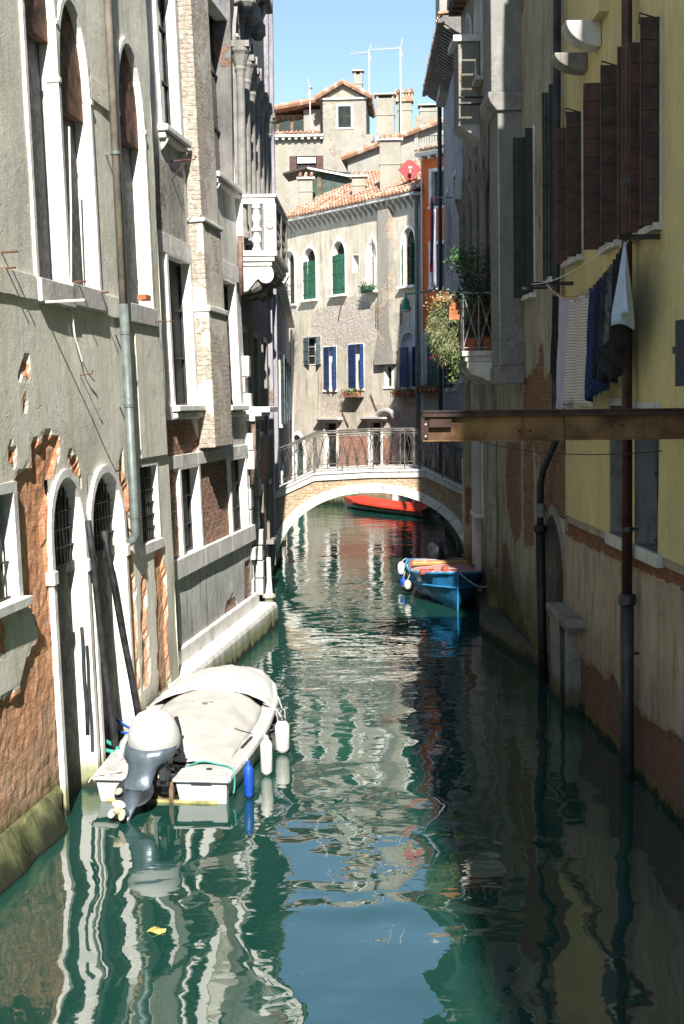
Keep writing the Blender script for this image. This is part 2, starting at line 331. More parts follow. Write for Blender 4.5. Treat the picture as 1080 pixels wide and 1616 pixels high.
def watermat():
    m, nt, b = newmat('canal_water')
    g = nd(nt, 'ShaderNodeNewGeometry').outputs['Position']
    a = nd(nt, 'ShaderNodeMapping', {'Vector': g, 'Scale': (.8, .8, 1), 'Rotation': (0, 0, .3)}).outputs[0]
    n1 = nd(nt, 'ShaderNodeTexNoise', {'Vector': a, 'Scale': 1.05, 'Detail': 1.5, 'Roughness': .4, 'Distortion': .5}).outputs[0]
    bb = nd(nt, 'ShaderNodeMapping', {'Vector': g, 'Scale': (.75, 1.15, 1), 'Rotation': (0, 0, -.2)}).outputs[0]
    n2 = nd(nt, 'ShaderNodeTexNoise', {'Vector': bb, 'Scale': 3.4, 'Detail': 2., 'Roughness': .45, 'Distortion': .35}).outputs[0]
    n3 = nd(nt, 'ShaderNodeTexNoise', {'Vector': g, 'Scale': .35, 'Detail': 2.}).outputs[0]
    amp = ramp(nt, n3, .35, .65, .75, 1.15)
    y = nd(nt, 'ShaderNodeSeparateXYZ', {0: g}).outputs[1]
    far = ramp(nt, y, 11., 22., .35, 1.)
    h = ma(nt, 'ADD', ma(nt, 'MULTIPLY', n1, ramp(nt, y, 9., 18., .042, .025)), ma(nt, 'MULTIPLY', ma(nt, 'MULTIPLY', n2, .008), far))
    h = ma(nt, 'MULTIPLY', h, amp)
    bp = nd(nt, 'ShaderNodeBump', {'Height': h, 'Distance': 1., 'Strength': 1.}); nt.links.new(bp.outputs[0], b.inputs['Normal'])
    b.inputs['Base Color'].default_value = (.009, .05, .038, 1); b.inputs['Roughness'].default_value = .015
    b.inputs['IOR'].default_value = 2.8; b.inputs['Specular IOR Level'].default_value = .5
    return m
M_WATER = watermat()
M_PB = weathered('brick_red_patch', (.5, .4, .33), (.45, .35, .28), under=(.5, .22, .14), under2=(.6, .36, .26), mortar=(.6, .52, .44), bricks=2, auto=3., streak=.2)

# ---------------------------------------------------------------- openings, walls, windows
def arch(x0, x1, zs, zt, kind='round', n=14):
    cx = (x0 + x1) / 2; r = (x1 - x0) / 2; o = []
    for i in range(n + 1):
        t = math.pi * i / n; q = -math.cos(t); a = abs(q)
        if kind == 'round': z = math.sin(t)
        elif kind == 'pointed': z = (1 - a ** 1.7) ** .75
        else: z = .68 * math.sqrt(max(0, 1 - a * a)) + .32 * max(0, 1 - 2.2 * a) ** 1.6
        o.append((cx + r * q, zs + (zt - zs) * z))
    return o
class Op:
    def __init__(s, x0, x1, z0, z1, kind=None, rise=None):
        s.x0, s.x1, s.z0, s.z1, s.kind = x0, x1, z0, z1, kind
        s.zs = z1 if not kind else z1 - (rise or (x1 - x0) / 2)
    def path(s, w=0.):
        if not s.kind: return [(s.x0-w, s.z0), (s.x0-w, s.z1+w), (s.x1+w, s.z1+w), (s.x1+w, s.z0)]
        return [(s.x0-w, s.z0)] + arch(s.x0-w, s.x1+w, s.zs, s.z1+w, s.kind) + [(s.x1+w, s.z0)]
def opx(F, xl, xr, yr, yt, yb, kind=None, rise=None):
    """opening measured on the wall plane"""
    x0 = F.uv(xl, yr)[0]; x1 = F.uv(xr, yr)[0]; xm = (xl + xr) / 2
    if x0 > x1: x0, x1 = x1, x0
    return Op(x0, x1, F.uv(xm, yb)[1], F.uv(xm, yt)[1], kind, rise)

def wallgrid(x0, x1, z0, z1, ops=(), step=.12, peel=(), depth=.03, und=.008, soft=.22, seed=0.):
    mb = MB()
    def lines(a, b, ks):
        ks = sorted({round(k, 4) for k in ks if a < k < b} | {a, b}); o = []
        for i in range(len(ks) - 1):
            n = max(1, int(math.ceil((ks[i+1] - ks[i]) / step))); o += [ks[i] + (ks[i+1] - ks[i]) * j / n for j in range(n)]
        return o + [b]
    X = lines(x0, x1, [q for o in ops for q in (o.x0, o.x1)]); Z = lines(z0, z1, [q for o in ops for q in (o.z0, o.z1)])
    nx = len(X); vs = []; XX, ZZ = np.meshgrid(X, Z); pe = np.zeros(XX.shape)
    for poly in peel:
        P = np.array(poly); d2 = np.full(XX.shape, 1e9); ins = np.zeros(XX.shape, bool)
        for i in range(len(P)):
            ax, az = P[i]; bx, bz = P[(i+1) % len(P)]; ex, ez = bx-ax, bz-az
            t = np.clip(((XX-ax)*ex + (ZZ-az)*ez) / (ex*ex+ez*ez+1e-9), 0, 1)
            d2 = np.minimum(d2, (XX-ax-t*ex)**2 + (ZZ-az-t*ez)**2)
            if abs(bz-az) > 1e-9: ins ^= ((az > ZZ) != (bz > ZZ)) & (XX < ex * (ZZ-az) / (bz-az) + ax)
        sd = np.where(ins, 1, -1) * np.sqrt(d2); pe = np.maximum(pe, np.clip(.5 + sd / (2*soft), 0, 1))
    att = []
    for j, z in enumerate(Z):
        for i, x in enumerate(X):
            p = pe[j][i]; y = und * noise.noise(Vector((x*.9+seed, z*.9, 3.1))) * 2
            k = p + .5 * noise.noise(Vector((x*4+seed, z*4, 0)))
            if k > .5: y += depth * min(1, (k-.5) * 6) + .012 * noise.noise(Vector((x*9, z*9, 5)))
            vs.append((x, y, z)); att.append(p)
    fs = []
    for j in range(len(Z)-1):
        for i in range(nx-1):
            cx, cz = (X[i]+X[i+1])/2, (Z[j]+Z[j+1])/2
            if any(o.x0 < cx < o.x1 and o.z0 < cz < o.z1 for o in ops): continue
            fs.append((j*nx+i, j*nx+i+1, (j+1)*nx+i+1, (j+1)*nx+i))
    mb.add(vs, fs)
    for o in ops:
        if o.kind:
            A = arch(o.x0, o.x1, o.zs, o.z1, o.kind)
            for i in range(len(A)-1):
                a, b = A[i], A[i+1]; mb.quad((a[0], .001, a[1]), (b[0], .001, b[1]), (b[0], .001, o.z1), (a[0], .001, o.z1))
    mb.a = att + [0.] * (len(mb.v) - len(att)); return mb
def shell(mb, x0, x1, z0, z1, dep, top=True):
    """sides, back and top closing a building behind its front"""
    mb.add([(x0,0,z0),(x1,0,z0),(x1,dep,z0),(x0,dep,z0),(x0,0,z1),(x1,0,z1),(x1,dep,z1),(x0,dep,z1)],
           [(4,5,6,7),(1,2,6,5),(2,3,7,6),(3,0,4,7)])
    if mb.a is not None: mb.a = list(mb.a) + [0.] * 8
    return mb

def surround(op, w, proud, depth, back=.0):
    mb = MB(); a = op.path(0); b = op.path(w); n = len(a)
    for i in range(n-1):
        mb.quad((a[i][0],-proud,a[i][1]), (a[i+1][0],-proud,a[i+1][1]), (b[i+1][0],-proud,b[i+1][1]), (b[i][0],-proud,b[i][1]))
        mb.quad((a[i][0],-proud,a[i][1]), (a[i][0],depth,a[i][1]), (a[i+1][0],depth,a[i+1][1]), (a[i+1][0],-proud,a[i+1][1]))
        mb.quad((b[i][0],-proud,b[i][1]), (b[i+1][0],-proud,b[i+1][1]), (b[i+1][0],back+.02,b[i+1][1]), (b[i][0],back+.02,b[i][1]))
    for i in (0, n-1):
        mb.quad((a[i][0],-proud,a[i][1]), (b[i][0],-proud,b[i][1]), (b[i][0],depth,b[i][1]), (a[i][0],depth,a[i][1]))
    mb.quad((op.x0,-proud,op.z0), (op.x1,-proud,op.z0), (op.x1,depth,op.z0), (op.x0,depth,op.z0))
    return mb
def pane(op, y):
    p = op.path(.01); return MB().add([(x, y, z) for x, z in p], [tuple(range(len(p)))])
def grille(op, y, dx=.13, dz=.2, r=.008, zlow=None, knots=False):
    mb = MB(); z0 = zlow if zlow is not None else op.z0
    n = max(2, int((op.x1-op.x0)/dx))
    for i in range(1, n):
        x = op.x0 + (op.x1-op.x0)*i/n
        q = abs(x-(op.x0+op.x1)/2)/((op.x1-op.x0)/2); zt = op.z1 if not op.kind else op.zs+(op.z1-op.zs)*math.sqrt(1-q*q)*.97
        mb.box(x-r, x+r, y-r, y+r, z0, zt)
    m_ = max(2, int((op.z1-z0)/dz))
    for j in range(m_):
        z = z0 + (op.z1-z0)*(j+.05)/m_; hw = (op.x1-op.x0)/2
        if op.kind and z > op.zs: hw *= math.sqrt(max(0, 1-((z-op.zs)/(op.z1-op.zs))**2))
        cx = (op.x0+op.x1)/2; mb.box(cx-hw, cx+hw, y-r*1.5, y+r*1.5, z-r*.8, z+r*.8)
    return mb
def sash(op, y, w=.05, nx=2, nz=3):
    mb = MB(); zt = op.zs if op.kind else op.z1
    mb.box(op.x0, op.x0+w, y-.03, y, op.z0, zt); mb.box(op.x1-w, op.x1, y-.03, y, op.z0, zt)
    mb.box(op.x0+w, op.x1-w, y-.03, y, op.z0, op.z0+w); mb.box(op.x0+w, op.x1-w, y-.03, y, zt-w, zt)
    for i in range(1, nx): x = op.x0+(op.x1-op.x0)*i/nx; mb.box(x-w*.5, x+w*.5, y-.035, y-.002, op.z0+w, zt-w)
    for j in range(1, nz): z = op.z0+(zt-op.z0)*j/nz; mb.box(op.x0+w, op.x1-w, y-.028, y-.001, z-.012, z+.012)
    return mb
def leaf(hx, z0, z1, wid, ang, s, y=-.03, boards=8, mode='h', th=.035):
    """one shutter leaf hinged at hx; s=+1 hinge at left jamb; ang 0 closed .. 180 flat on the wall"""
    mb = MB(); a = R(ang); d = Vector((math.cos(a)*s, -math.sin(a), 0)); nrm = Vector((-d.y, d.x, 0)) * th
    o = Vector((hx, y, z0))
    if mode == 'h':
        h = (z1-z0)/boards
        for k in range(boards): mb.obox(o + Vector((0,0,k*h+.008)), d*wid, nrm, (0,0,h-.016))
        mb.obox(o+nrm*.3, d*wid, nrm*.4, (0,0,z1-z0))
        mb.obox(o-d*.004, d*.012, nrm, (0,0,z1-z0)); mb.obox(o+d*(wid-.006), d*.012, nrm, (0,0,z1-z0))
    elif mode == 'v':
        w = wid/boards
        for k in range(boards): mb.obox(o + d*(k*w+.003), d*(w-.006), nrm, (0,0,z1-z0))
        for zz in (.12, .5, .85): mb.obox(o+Vector((0,0,(z1-z0)*zz))-nrm*.4, d*wid, nrm*1.8, (0,0,.05))
    else:  # louvres
        for q in (0, wid-.045): mb.obox(o+d*q, d*.045, nrm, (0,0,z1-z0))
        for zz in (0, (z1-z0)/2-.03, z1-z0-.06): mb.obox(o+Vector((0,0,zz))+d*.045, d*(wid-.09), nrm, (0,0,.06))
        n = int((z1-z0)/.055)
        for k in range(n): mb.obox(o+Vector((0,0,k*.055+.01))+d*.045, d*(wid-.09), nrm*.9, (0,0,.035))
    return mb

def window(T, op, w=.12, proud=.03, depth=.22, fm=None, pm=None, sillp=.1, sillh=.09, sash_m=None, gr=None, shut=(), sill=True, name='window', **k):
    fm = fm or M_ST
    p = T.part(pane(op, depth-.004), name, pm or M_GL)
    T.part(surround(op, w, proud, depth), 'frame', fm, p, bevel=.006)
    if sill:
        T.part(MB().box(op.x0-w-.05, op.x1+w+.05, -sillp, depth*.4, op.z0-sillh, op.z0+.003), 'sill', fm, p, bevel=.008)
    if sash_m: T.part(sash(op, depth-.01), 'sash', sash_m, p)
    if gr: T.part(grille(op, min(depth*.5, .12), **gr), 'grille', M_IRON, p)
    for (sd_, wid, ang, mt, mode, zt) in shut:
        hx = op.x0-.01 if sd_ < 0 else op.x1+.01
        T.part(leaf(hx, op.z0+.02, zt or (op.zs if op.kind else op.z1)-.01, wid, ang, -sd_, mode=mode), 'shutter', mt, p)
    return p

def tiles(x0, x1, y0, z0, y1, z1, pitch=.21, rows=None):
    """coppi roof: rows of half-round tiles running down the slope, each course stepping over the next"""
    mb = MB(); n = max(2, int((x1-x0)/pitch)); L = math.hypot(y1-y0, z1-z0); rows = rows or max(2, int(L/.34)); seg = 6
    sy, sz = (y1-y0)/L, (z1-z0)/L; ny, nz = -sz, sy
    for r in range(rows):
        a0, a1 = r/rows*L-.02, (r+1)/rows*L
        jx = random.uniform(-.01, .01)
        for i in range(n):
            cx = x0+(i+.5)*(x1-x0)/n + jx; rad = (x1-x0)/n*.30*random.uniform(.93, 1.07); lift0 = .045; lift1 = .012; yj = random.uniform(-.02, .02)
            vs = []
            for (aa, lf, rr) in ((a0+yj, lift0, rad*1.1), (a1, lift1, rad*.9)):
                for k in range(seg+1):
                    t = math.pi*k/seg; h = math.sin(t)*rr*1.1+lf
                    vs.append((cx-math.cos(t)*rr, y0+sy*aa+ny*h, z0+sz*aa+nz*h))
            fs = [(k, k+1, seg+2+k, seg+1+k) for k in range(seg)] + [tuple(range(seg+1))]
            mb.add(vs, fs)
    mb.quad((x0, y0-ny*.0, z0), (x1, y0, z0), (x1, y1, z1), (x0, y1, z1))
    return mb
# ================================================================= WATER
wm = MB(); wm.quad((-300, -120, 0), (300, -120, 0), (300, 400, 0), (-300, 400, 0))
struct(wm, 'canal_water', M_WATER)

def pp(F, pts, d=0.): return [F.uv(x, y, d) for x, y in pts]
# ================================================================= LEFT 1: plaster house with arched water doors
M_GRYD = plain('sash_dark', (.03, .035, .035), .7, var=.3)
A1 = at_z(105, 1287); DL = Vector((.123, 1, 0)).normalized()
L1 = Fr(A1, DL, lean=.03)
E1 = L1.uv(262, 650)[0]; TOP1 = 15.5
T = Thing('plaster_house', 'grey-green plaster house with peeling orange brick, tall arched windows and two arched water doors', 'house', L1, (-6, 0, 0))
# doors
d1 = opx(L1, 83, 133, 900, 752, 1290, 'round', .62); d1.z0 = -.4
d2 = opx(L1, 146, 196, 900, 744, 1290, 'round', .62); d2.z0 = -.4
gw = opx(L1, -40, 22, 870, 782, 958)
sw = opx(L1, 222, 250, 800, 735, 856)
u1 = opx(L1, 45, 92, 200, -95, 441, 'round', .75)
u2 = opx(L1, 98, 143, 250, 12, 450, 'round', .95)
u3 = opx(L1, 194, 232, 350, 82, 481, 'round', .95)
u0 = opx(L1, -120, -60, 300, -200, 430, 'round', .75)
q = L1
peelL1 = [
 pp(q, [(48,690),(58,700),(70,688),(92,690),(90,720),(78,770),(72,850),(84,930),(92,1040),(100,1150),(106,1270),(60,1300),(40,1330),(0,1360),(-30,1380),(-30,1180),(0,1110),(30,1090),(48,1030),(62,1000),(55,960),(30,962),(26,930),(22,800),(30,790),(-30,785),(-30,770),(20,765),(35,745),(50,740)]),
 pp(q, [(-40,975),(5,985),(8,1030),(-40,1030)]),
 pp(q, [(108,720),(118,722),(125,745),(130,790),(122,770)]),
 pp(q, [(133,850),(140,900),(150,1050),(156,1190),(148,1200),(140,1050)]),
 pp(q, [(182,760),(187,735),(192,720),(196,750),(203,770),(207,850),(216,1000),(222,1130),(205,1130),(198,1000),(192,880)]),
 pp(q, [(222,920),(228,900),(232,1000),(236,1080),(226,1080)]),
 pp(q, [(244,880),(254,850),(260,900),(264,960),(268,1090),(250,1090),(248,990)]),
 pp(q, [(36,575),(46,570),(48,598),(34,590)]), pp(q, [(36,620),(40,620),(40,645),(37,645)]), pp(q, [(12,715),(24,710),(24,725),(14,728)])]
w1 = wallgrid(-6.5, E1, -.5, TOP1, [d1, d2, gw, sw, u1, u2, u3, u0], .075, peelL1, depth=.04, und=.012, soft=.11)
wall1 = T.part(shell(w1, -6.5, E1, -.5, TOP1, 9), 'wall', M_L1, smooth=False)
for op, zg in ((d1, None), (d2, None)):
    wn_ = T.part(pane(op, .165), 'water_door', M_DOORG)
    T.part(surround(op, .085, .035, .175), 'frame', M_STW, wn_, bevel=.008)
    zi = L1.uv(120, 890)[1]
    T.part(grille(op, .11, .105, .16, .008, zlow=zi), 'grille', M_IRON, wn_)
    for sx in (op.x0-.12, op.x1-.005): T.part(MB().box(sx, sx+.125, -.06, .2, zi-.12, zi+.02), 'impost', M_STW, wn_, bevel=.01)
    T.part(MB().box(op.x0, op.x1, .1, .16, zi-.09, zi), 'transom', M_DOORG, wn_)
dk = T.part(pane(Op(d1.x0, d1.x1, zi, d1.z1, 'round', .62), .16), 'dark_opening', M_DK)
dk = T.part(pane(Op(d2.x0, d2.x1, zi, d2.z1, 'round', .62), .16), 'dark_opening', M_DK)
window(T, gw, .1, .03, .13, M_ST, M_DK, gr=dict(dx=.14, dz=.3))
window(T, sw, .05, .012, .13, M_ST, M_DK, gr=dict(dx=.1, dz=.16), sillp=.03, sillh=.13)
for op in (u0, u1, u2, u3):
    pz = T.part(pane(op, .165), 'window', M_BLUEDK)
    T.part(surround(op, .07, .03, .17), 'frame', M_STW, pz, bevel=.008)
    # infill under the arch, rusty underside
    o2 = Op(op.x0, op.x1, op.zs-.25, op.z1, 'round', op.z1-op.zs)
    T.part(MB().add([(x, .06, z) for x, z in o2.path(-.004)] + [(x, .16, z) for x, z in o2.path(-.004)],
                    [tuple(range(len(o2.path())))] + [tuple(range(2*len(o2.path())-1, len(o2.path())-1, -1))] + [(0, len(o2.path())-1, 2*len(o2.path())-1, len(o2.path()))]), 'arch_infill', M_INF, pz)
    for x in (op.x0-.085, op.x1-.0): T.part(MB().box(x, x+.085, -.045, .1, op.zs-.06, op.zs), 'impost', M_STW, pz, bevel=.008)
    T.part(MB().box(op.x0-.07, op.x1+.07, -.07, .16, op.z0-.24, op.z0), 'sill', M_STG, pz, bevel=.012)
# string course of flaking render between the sills
zb0, zb1 = L1.uv(30, 468)[1], L1.uv(30, 430)[1]

segs = [(-6.4, u0.x0-.1), (u0.x1+.1, u1.x0-.1), (u2.x1+.1, u3.x0-.1)]
for a, b in segs:
    sc = MB(); n = max(2, int((b-a)/.12))
    for k in range(n):
        x0 = a+(b-a)*k/n; x1 = a+(b-a)*(k+1)/n
        sc.box(x0, x1, -.028, .01, zb0+.03*noise.noise(Vector((x0*3, 1, 1))), zb1)
    T.part(sc, 'string_course', M_L1)
# square panel moulding left of the pipe
T.part(MB().box(*[L1.uv(141, 140)[0], L1.uv(170, 160)[0]], -.025, .01, L1.uv(155, 165)[1], L1.uv(155, 132)[1]), 'wall_panel', M_L1)
# thick sheet of plaster ending above the small window
pl0, pl1 = L1.uv(213, 600)[0], L1.uv(255, 600)[0]
T.part(MB().box(pl0, pl1, -.035, .01, L1.uv(235, 722)[1], L1.uv(235, 500)[1]), 'plaster_sheet', M_L1, bevel=.01)
# algae-covered foot
ft = MB(); n = 70; rg_ = []
for k in range(n+1):
    a = -6.5+(d1.x0-.14+6.5)*k/n; j = noise.noise(Vector((a*2, 0, 0)))*.05; e_ = min(1, (n-k+.2)/3)
    rg_.append([(a, .02, -.5), (a, (-.2-j)*e_, -.5), (a, (-.17-j)*e_, .02), (a, (-.1-j+.02*noise.noise(Vector((a*7, 1, 0))))*e_, .17+j), (a, -.02, .34+2*j+.05*noise.noise(Vector((a*5, 3, 0)))), (a, .02, .36)])
ft.loft(rg_)
T.part(ft, 'foot', M_FOOT)
T.part(MB().box(-6.8, E1+.1, -.45, 9.2, TOP1, TOP1+.25), 'eave', M_STG)
H1 = T

# drainpipe on the plaster house
pxs = L1.uv(205, 820, .12); ptop = L1.uv(181, 10, .12)
dp = MB(); xA = L1.uv(196, 500, .12)[0]
zE = L1.uv(210, 850, .12)[1]
Tp = Thing('drainpipe', 'pale grey-green drainpipe running down the plaster house to an elbow right of the arched doors', 'drainpipe', L1, (xA, -.12, zE))
zj = L1.uv(196, 480, .12)[1]
Tp.part(MB().tube([(xA, -.12, TOP1), (xA, -.12, zj)], .05, 14), 'upper_pipe', M_PIPEB, smooth=True)
Tp.part(MB().tube([(xA, -.12, zj), (xA, -.12, zE+.14), (xA, -.125, zE+.05), (xA, -.09, zE-.02), (xA, -.0, zE-.07)], .056, 14), 'lower_pipe', M_PIPEG, smooth=True)
for k, yy in enumerate((250, 525, 640, 820)):
    z = L1.uv(196, yy, .12)[1]
    Tp.part(MB().lathe((xA, -.12, z-.02), [(.063, 0), (.063, .04)], 14).box(xA-.01, xA+.01, -.06, .02, z-.015, z+.015), 'clamp', M_PIPEG)
# rods sticking out of the wall under the windows, for washing lines
def rod(F, px, py, L, name, label, mat=M_RUST, r=.012, up=0., group=None, cat='rod'):
    x, z = F.uv(px, py)
    return solo(MB().tube([(x, .0, z), (x, -L, z+up)], r, 6), name, label, cat, mat, F, (x, 0, z), group)
rod(L1, 62, 477, .47, 'washing_rod', 'pale rod jutting out below the left tall arched window', M_STW, .014)
for px, py, lb in ((2, 398, 'stub rod at the far left edge above the string course'), (113, 445, 'short rusty rod at the foot of the second tall arched window'),
                   (150, 462, 'small hooked rod on the sill end of the second tall arched window')):
    rod(L1, px, py, .16, 'washing_rod', lb)
rod(L1, 237, 508, .32, 'washing_rod', 'thin rust-red rod right of the third arched window', M_RUST, .009)
rod(L1, 5, 423, .12, 'washing_rod', 'short dark rod stub beside the left edge, lower one')
# hanging cable
c = [L1.uv(x, y, .03) for x, y in ((109, 200), (112, 330), (112, 480), (118, 530), (127, 570), (137, 590), (146, 601))]
solo(MB().tube([(a, -.03-.02*(i > 3), b) for i, (a, b) in enumerate(c)], .011, 6), 'wall_cable', 'white cable hanging loose down the plaster below the second arched window', 'cable', M_CURT, L1, (c[2][0], -.03, c[2][1]))
solo(MB().tube([(L1.uv(126,592)[0], 0, L1.uv(126,592)[1]), (L1.uv(126,592)[0], -.14, L1.uv(126,592)[1]+.01), (L1.uv(126,592)[0], -.15, L1.uv(126,592)[1]+.05)], .008, 6), 'wall_hook', 'small rusty hook in the plaster holding the loose white cable', 'hook', M_RUST, L1, (L1.uv(126,592)[0], 0, L1.uv(126,592)[1]))
br_ = MB(); x, z = L1.uv(228, 474); br_.box(x-.12, x+.12, -.06, .06, z, z+.07)
solo(br_, 'loose_brick', 'orange brick lying on the sill of the third arched window', 'brick', plain('brick_orange', (.45, .16, .08), .9), L1, (x, 0, z), bevel=.006)

# mooring poles leaning against the doors
def wp(px, py, d=.07):
    a, b = L1.uv(px, py, d); return L1.w(a, -d, b)
def pole(pts, label, r=.04, mat=M_WOODD, group='tarred mooring poles leaning by the water doors'):
    P = [wp(*p) for p in pts]; mb = MB()
    mb.tube([P[0] + (P[-1]-P[0]) * (k/8) + Vector((.004*math.sin(k*1.3), 0, 0)) for k in range(9)], [r*.92 + r*.1*(k/8) for k in range(9)], 10)
    return tag(link(mb, 'mooring_pole', mat, P[-1], WF.M, smooth=True), label, 'mooring pole', group)
y0 = L1.w(d2.x0, 0, 0).y
pole([(139, 822, .07), (186, 1215, .1)], 'black mooring pole standing upright in front of the second arched door')
pole([(164, 838, .0), (222, 1150, .12)], 'black pole leaning to the right across the second arched door')
pole([(129, 990, .05), (139, 1160, .05)], 'short flat dark batten fixed on the pier between the two arched doors', .022)

# ================================================================= LEFT 2: house with stone strips and a chimney breast
B2 = at_z(272, 1130) + Vector((-.27, 0, 0)); DL2 = Vector((.135, 1, 0)).normalized()
L2 = Fr(B2, DL2, lean=.033)
E2 = L2.uv(402, 930)[0]; TOP2 = 16.5
T = Thing('stone_strip_house', 'grey plaster house with white stone strips, a broad chimney breast and bare brick panels', 'house', L2, (0, 0, 0))
a1 = opx(L2, 252, 279, 150, -40, 208); a2 = opx(L2, 334, 371, 200, 28, 284)
m1 = opx(L2, 269, 303, 550, 412, 640); m2 = opx(L2, 353, 373, 550, 447, 640)
g1 = opx(L2, 285, 313, 800, 738, 874); g2 = opx(L2, 364, 388, 790, 724, 842)
q = L2
peelL2 = [pp(q, [(262,662),(300,660),(315,700),(300,722),(262,735)]), pp(q, [(262,745),(284,745),(286,882),(262,892)]), pp(q, [(312,725),(362,715),(366,855),(315,872)]),
          pp(q, [(386,890),(396,880),(398,940),(388,955)]), pp(q, [(358,950),(372,940),(374,960),(356,975)]),
          ]
w2 = wallgrid(-.3, E2, -.5, TOP2, [a1, a2, m1, m2, g1, g2], .08, peelL2, depth=.03, und=.01, soft=.09, seed=5)
T.part(shell(w2, -.3, E2, -.5, TOP2, 8), 'wall', M_L2)
for op, nm in ((a1, 0), (a2, 0), (m1, 1), (m2, 1), (g1, 2), (g2, 2)):
    DP = .22 if op is a2 else .15
    pz = T.part(pane(op, DP), 'window', M_DK if nm else M_GL)
    T.part(surround(op, .11, .04, DP+.004), 'frame', M_STW, pz, bevel=.008)
    if nm < 2: T.part(MB().box(op.x0-.2, op.x1+.2, -.15, .2, op.z0-.09, op.z0+.002).box(op.x0-.17, op.x1+.17, -.1, .0, op.z0-.19, op.z0-.112), 'sill', M_STW, pz, bevel=.015)
    if nm < 1:
        bk = MB()
        for sx in (op.x0-.1, op.x1-.02): bk.prism([(-.13, op.z0-.195), (0, op.z0-.195), (0, op.z0-.36), (-.05, op.z0-.32), (-.1, op.z0-.25)], sx, sx+.1, 'x')
        T.pieces(bk, 'bracket', M_STG, pz, bevel=.012)
    T.part(sash(op, DP-.008, .04, 2, 3), 'sash', M_GRYD, pz)
# capitals on the upper jambs
cp = MB()
for op in (a2,):
    for i, w in enumerate((.02, .05, .085)): cp.box(op.x1-.0, op.x1+.2, -.05-w, .2, op.z1-.3+i*.06, op.z1-.245+i*.06)
T.part(cp, 'capital', M_STW, bevel=.008)
# stone strips: uprights and bands
def strip(u0, u1, z0, z1, y=-.03): return (u0, u1, y, .01, z0, z1)
st = MB()
xs0 = L2.uv(240, 400)[0]
for (xa, xb, za, zb) in ((-.16, .0, .75, 9.2),):
    st.box(xa+.02, xb+.06, -.045, .01, za, zb)
T.part(st, 'corner_strip', M_STW, bevel=.01)
def band(name, pxa, pya, pyb, x0, x1, y=-.042, mat=M_ST):
    zt = L2.uv(pxa, pya)[1]; zb = L2.uv(pxa, pyb)[1]
    mb = MB(); n = max(1, int((x1-x0)/.9))
    for k in range(n): mb.box(x0+(x1-x0)*k/n+.002, x0+(x1-x0)*(k+1)/n-.002, y, .01, zb, zt)
    return T.part(mb, name, mat, bevel=.006)
band('lintel_band', 290, 383, 412, .1, E2); band('lintel_band', 300, 715, 735, .1, E2); band('sill_band', 300, 872, 902, .1, E2, -.075)
band('lintel_band', 290, 641, 662, .1, E2)
_x0, _z0 = L2.uv(247, 330); _x1 = L2.uv(290, 330)[0]
T.part(wallgrid(_x0, _x1, L2.uv(268, 378)[1], L2.uv(268, 262)[1], [], .1, depth=0, und=.015, seed=77), 'rough_panel', M_L2r).location.y = -.02
# plinth and kerb
T.part(wallgrid(.05, E2+.15, -.5, L2.uv(330, 990, .07)[1], [], .3, [], und=.004) if False else MB().box(.03, E2+.03, -.08, .01, -.5, L2.uv(335, 988, .07)[1]), 'plinth', M_ST, bevel=.02)
# chimney breast
f0, f1 = L2.uv(286+4, 500)[0], L2.uv(327, 500)[0]
f0 = L2.uv(335, 600, .27)[0]; f1 = L2.uv(363, 600, .27)[0]
zb = L2.uv(330, 708, .27)[1]; zs1 = L2.uv(315, 487, .27)[1]; zs2 = L2.uv(315, 345, .27)[1]
ch = MB(); ch.box(f0, f1, -.27, .0, zb, zs1)
T.part(ch, 'chimney_breast', M_FLUE, bevel=.02)
T.part(MB().box(f0+.02, f1, -.24, .0, zs1+.1, zs2), 'chimney_breast', M_FLUE, bevel=.02)
T.part(MB().box(f0-.02, f1+.03, -.3, .0, zs1, zs1+.1), 'chimney_ledge', M_ST, bevel=.02)
T.part(MB().box(f0-.02, f1+.02, -.28, .0, zs2, zs2+.07), 'chimney_ledge', M_ST, bevel=.02)
T.part(MB().box(f0+.05, f1-.02, -.22, .0, zs2+.07, TOP2+.9), 'chimney_breast', M_FLUE, bevel=.02)
T.part(MB().box(-.3, E2+.1, -.35, 8, TOP2, TOP2+.2), 'eave', M_STG)
# hook bracket below the first upper window
x, z = L2.uv(268, 254); 
solo(MB().tube([(x, 0, z), (x+.02, -.38, z+.0), (x+.03, -.4, z+.05)], .013, 6).tube([(x, 0, z-.28), (x+.02, -.28, z)], .012, 6), 'wall_bracket', 'rust-red triangular iron bracket under the first high window of the stone strip house', 'bracket', M_RUST, L2, (x, 0, z))
# kerb ledge along the water
kz = .42
kb = MB(); kb.prism([(-.38, -.5), (-.36, kz-.08), (-.33, kz), (.0, kz+.02), (.0, -.5)], .02, E2+.35, 'x')
solo(kb, 'quay_ledge', 'pale stone ledge with a green algae edge at the foot of the stone strip house', 'ledge', M_ST, L2, (0, 0, 0), bevel=.02)

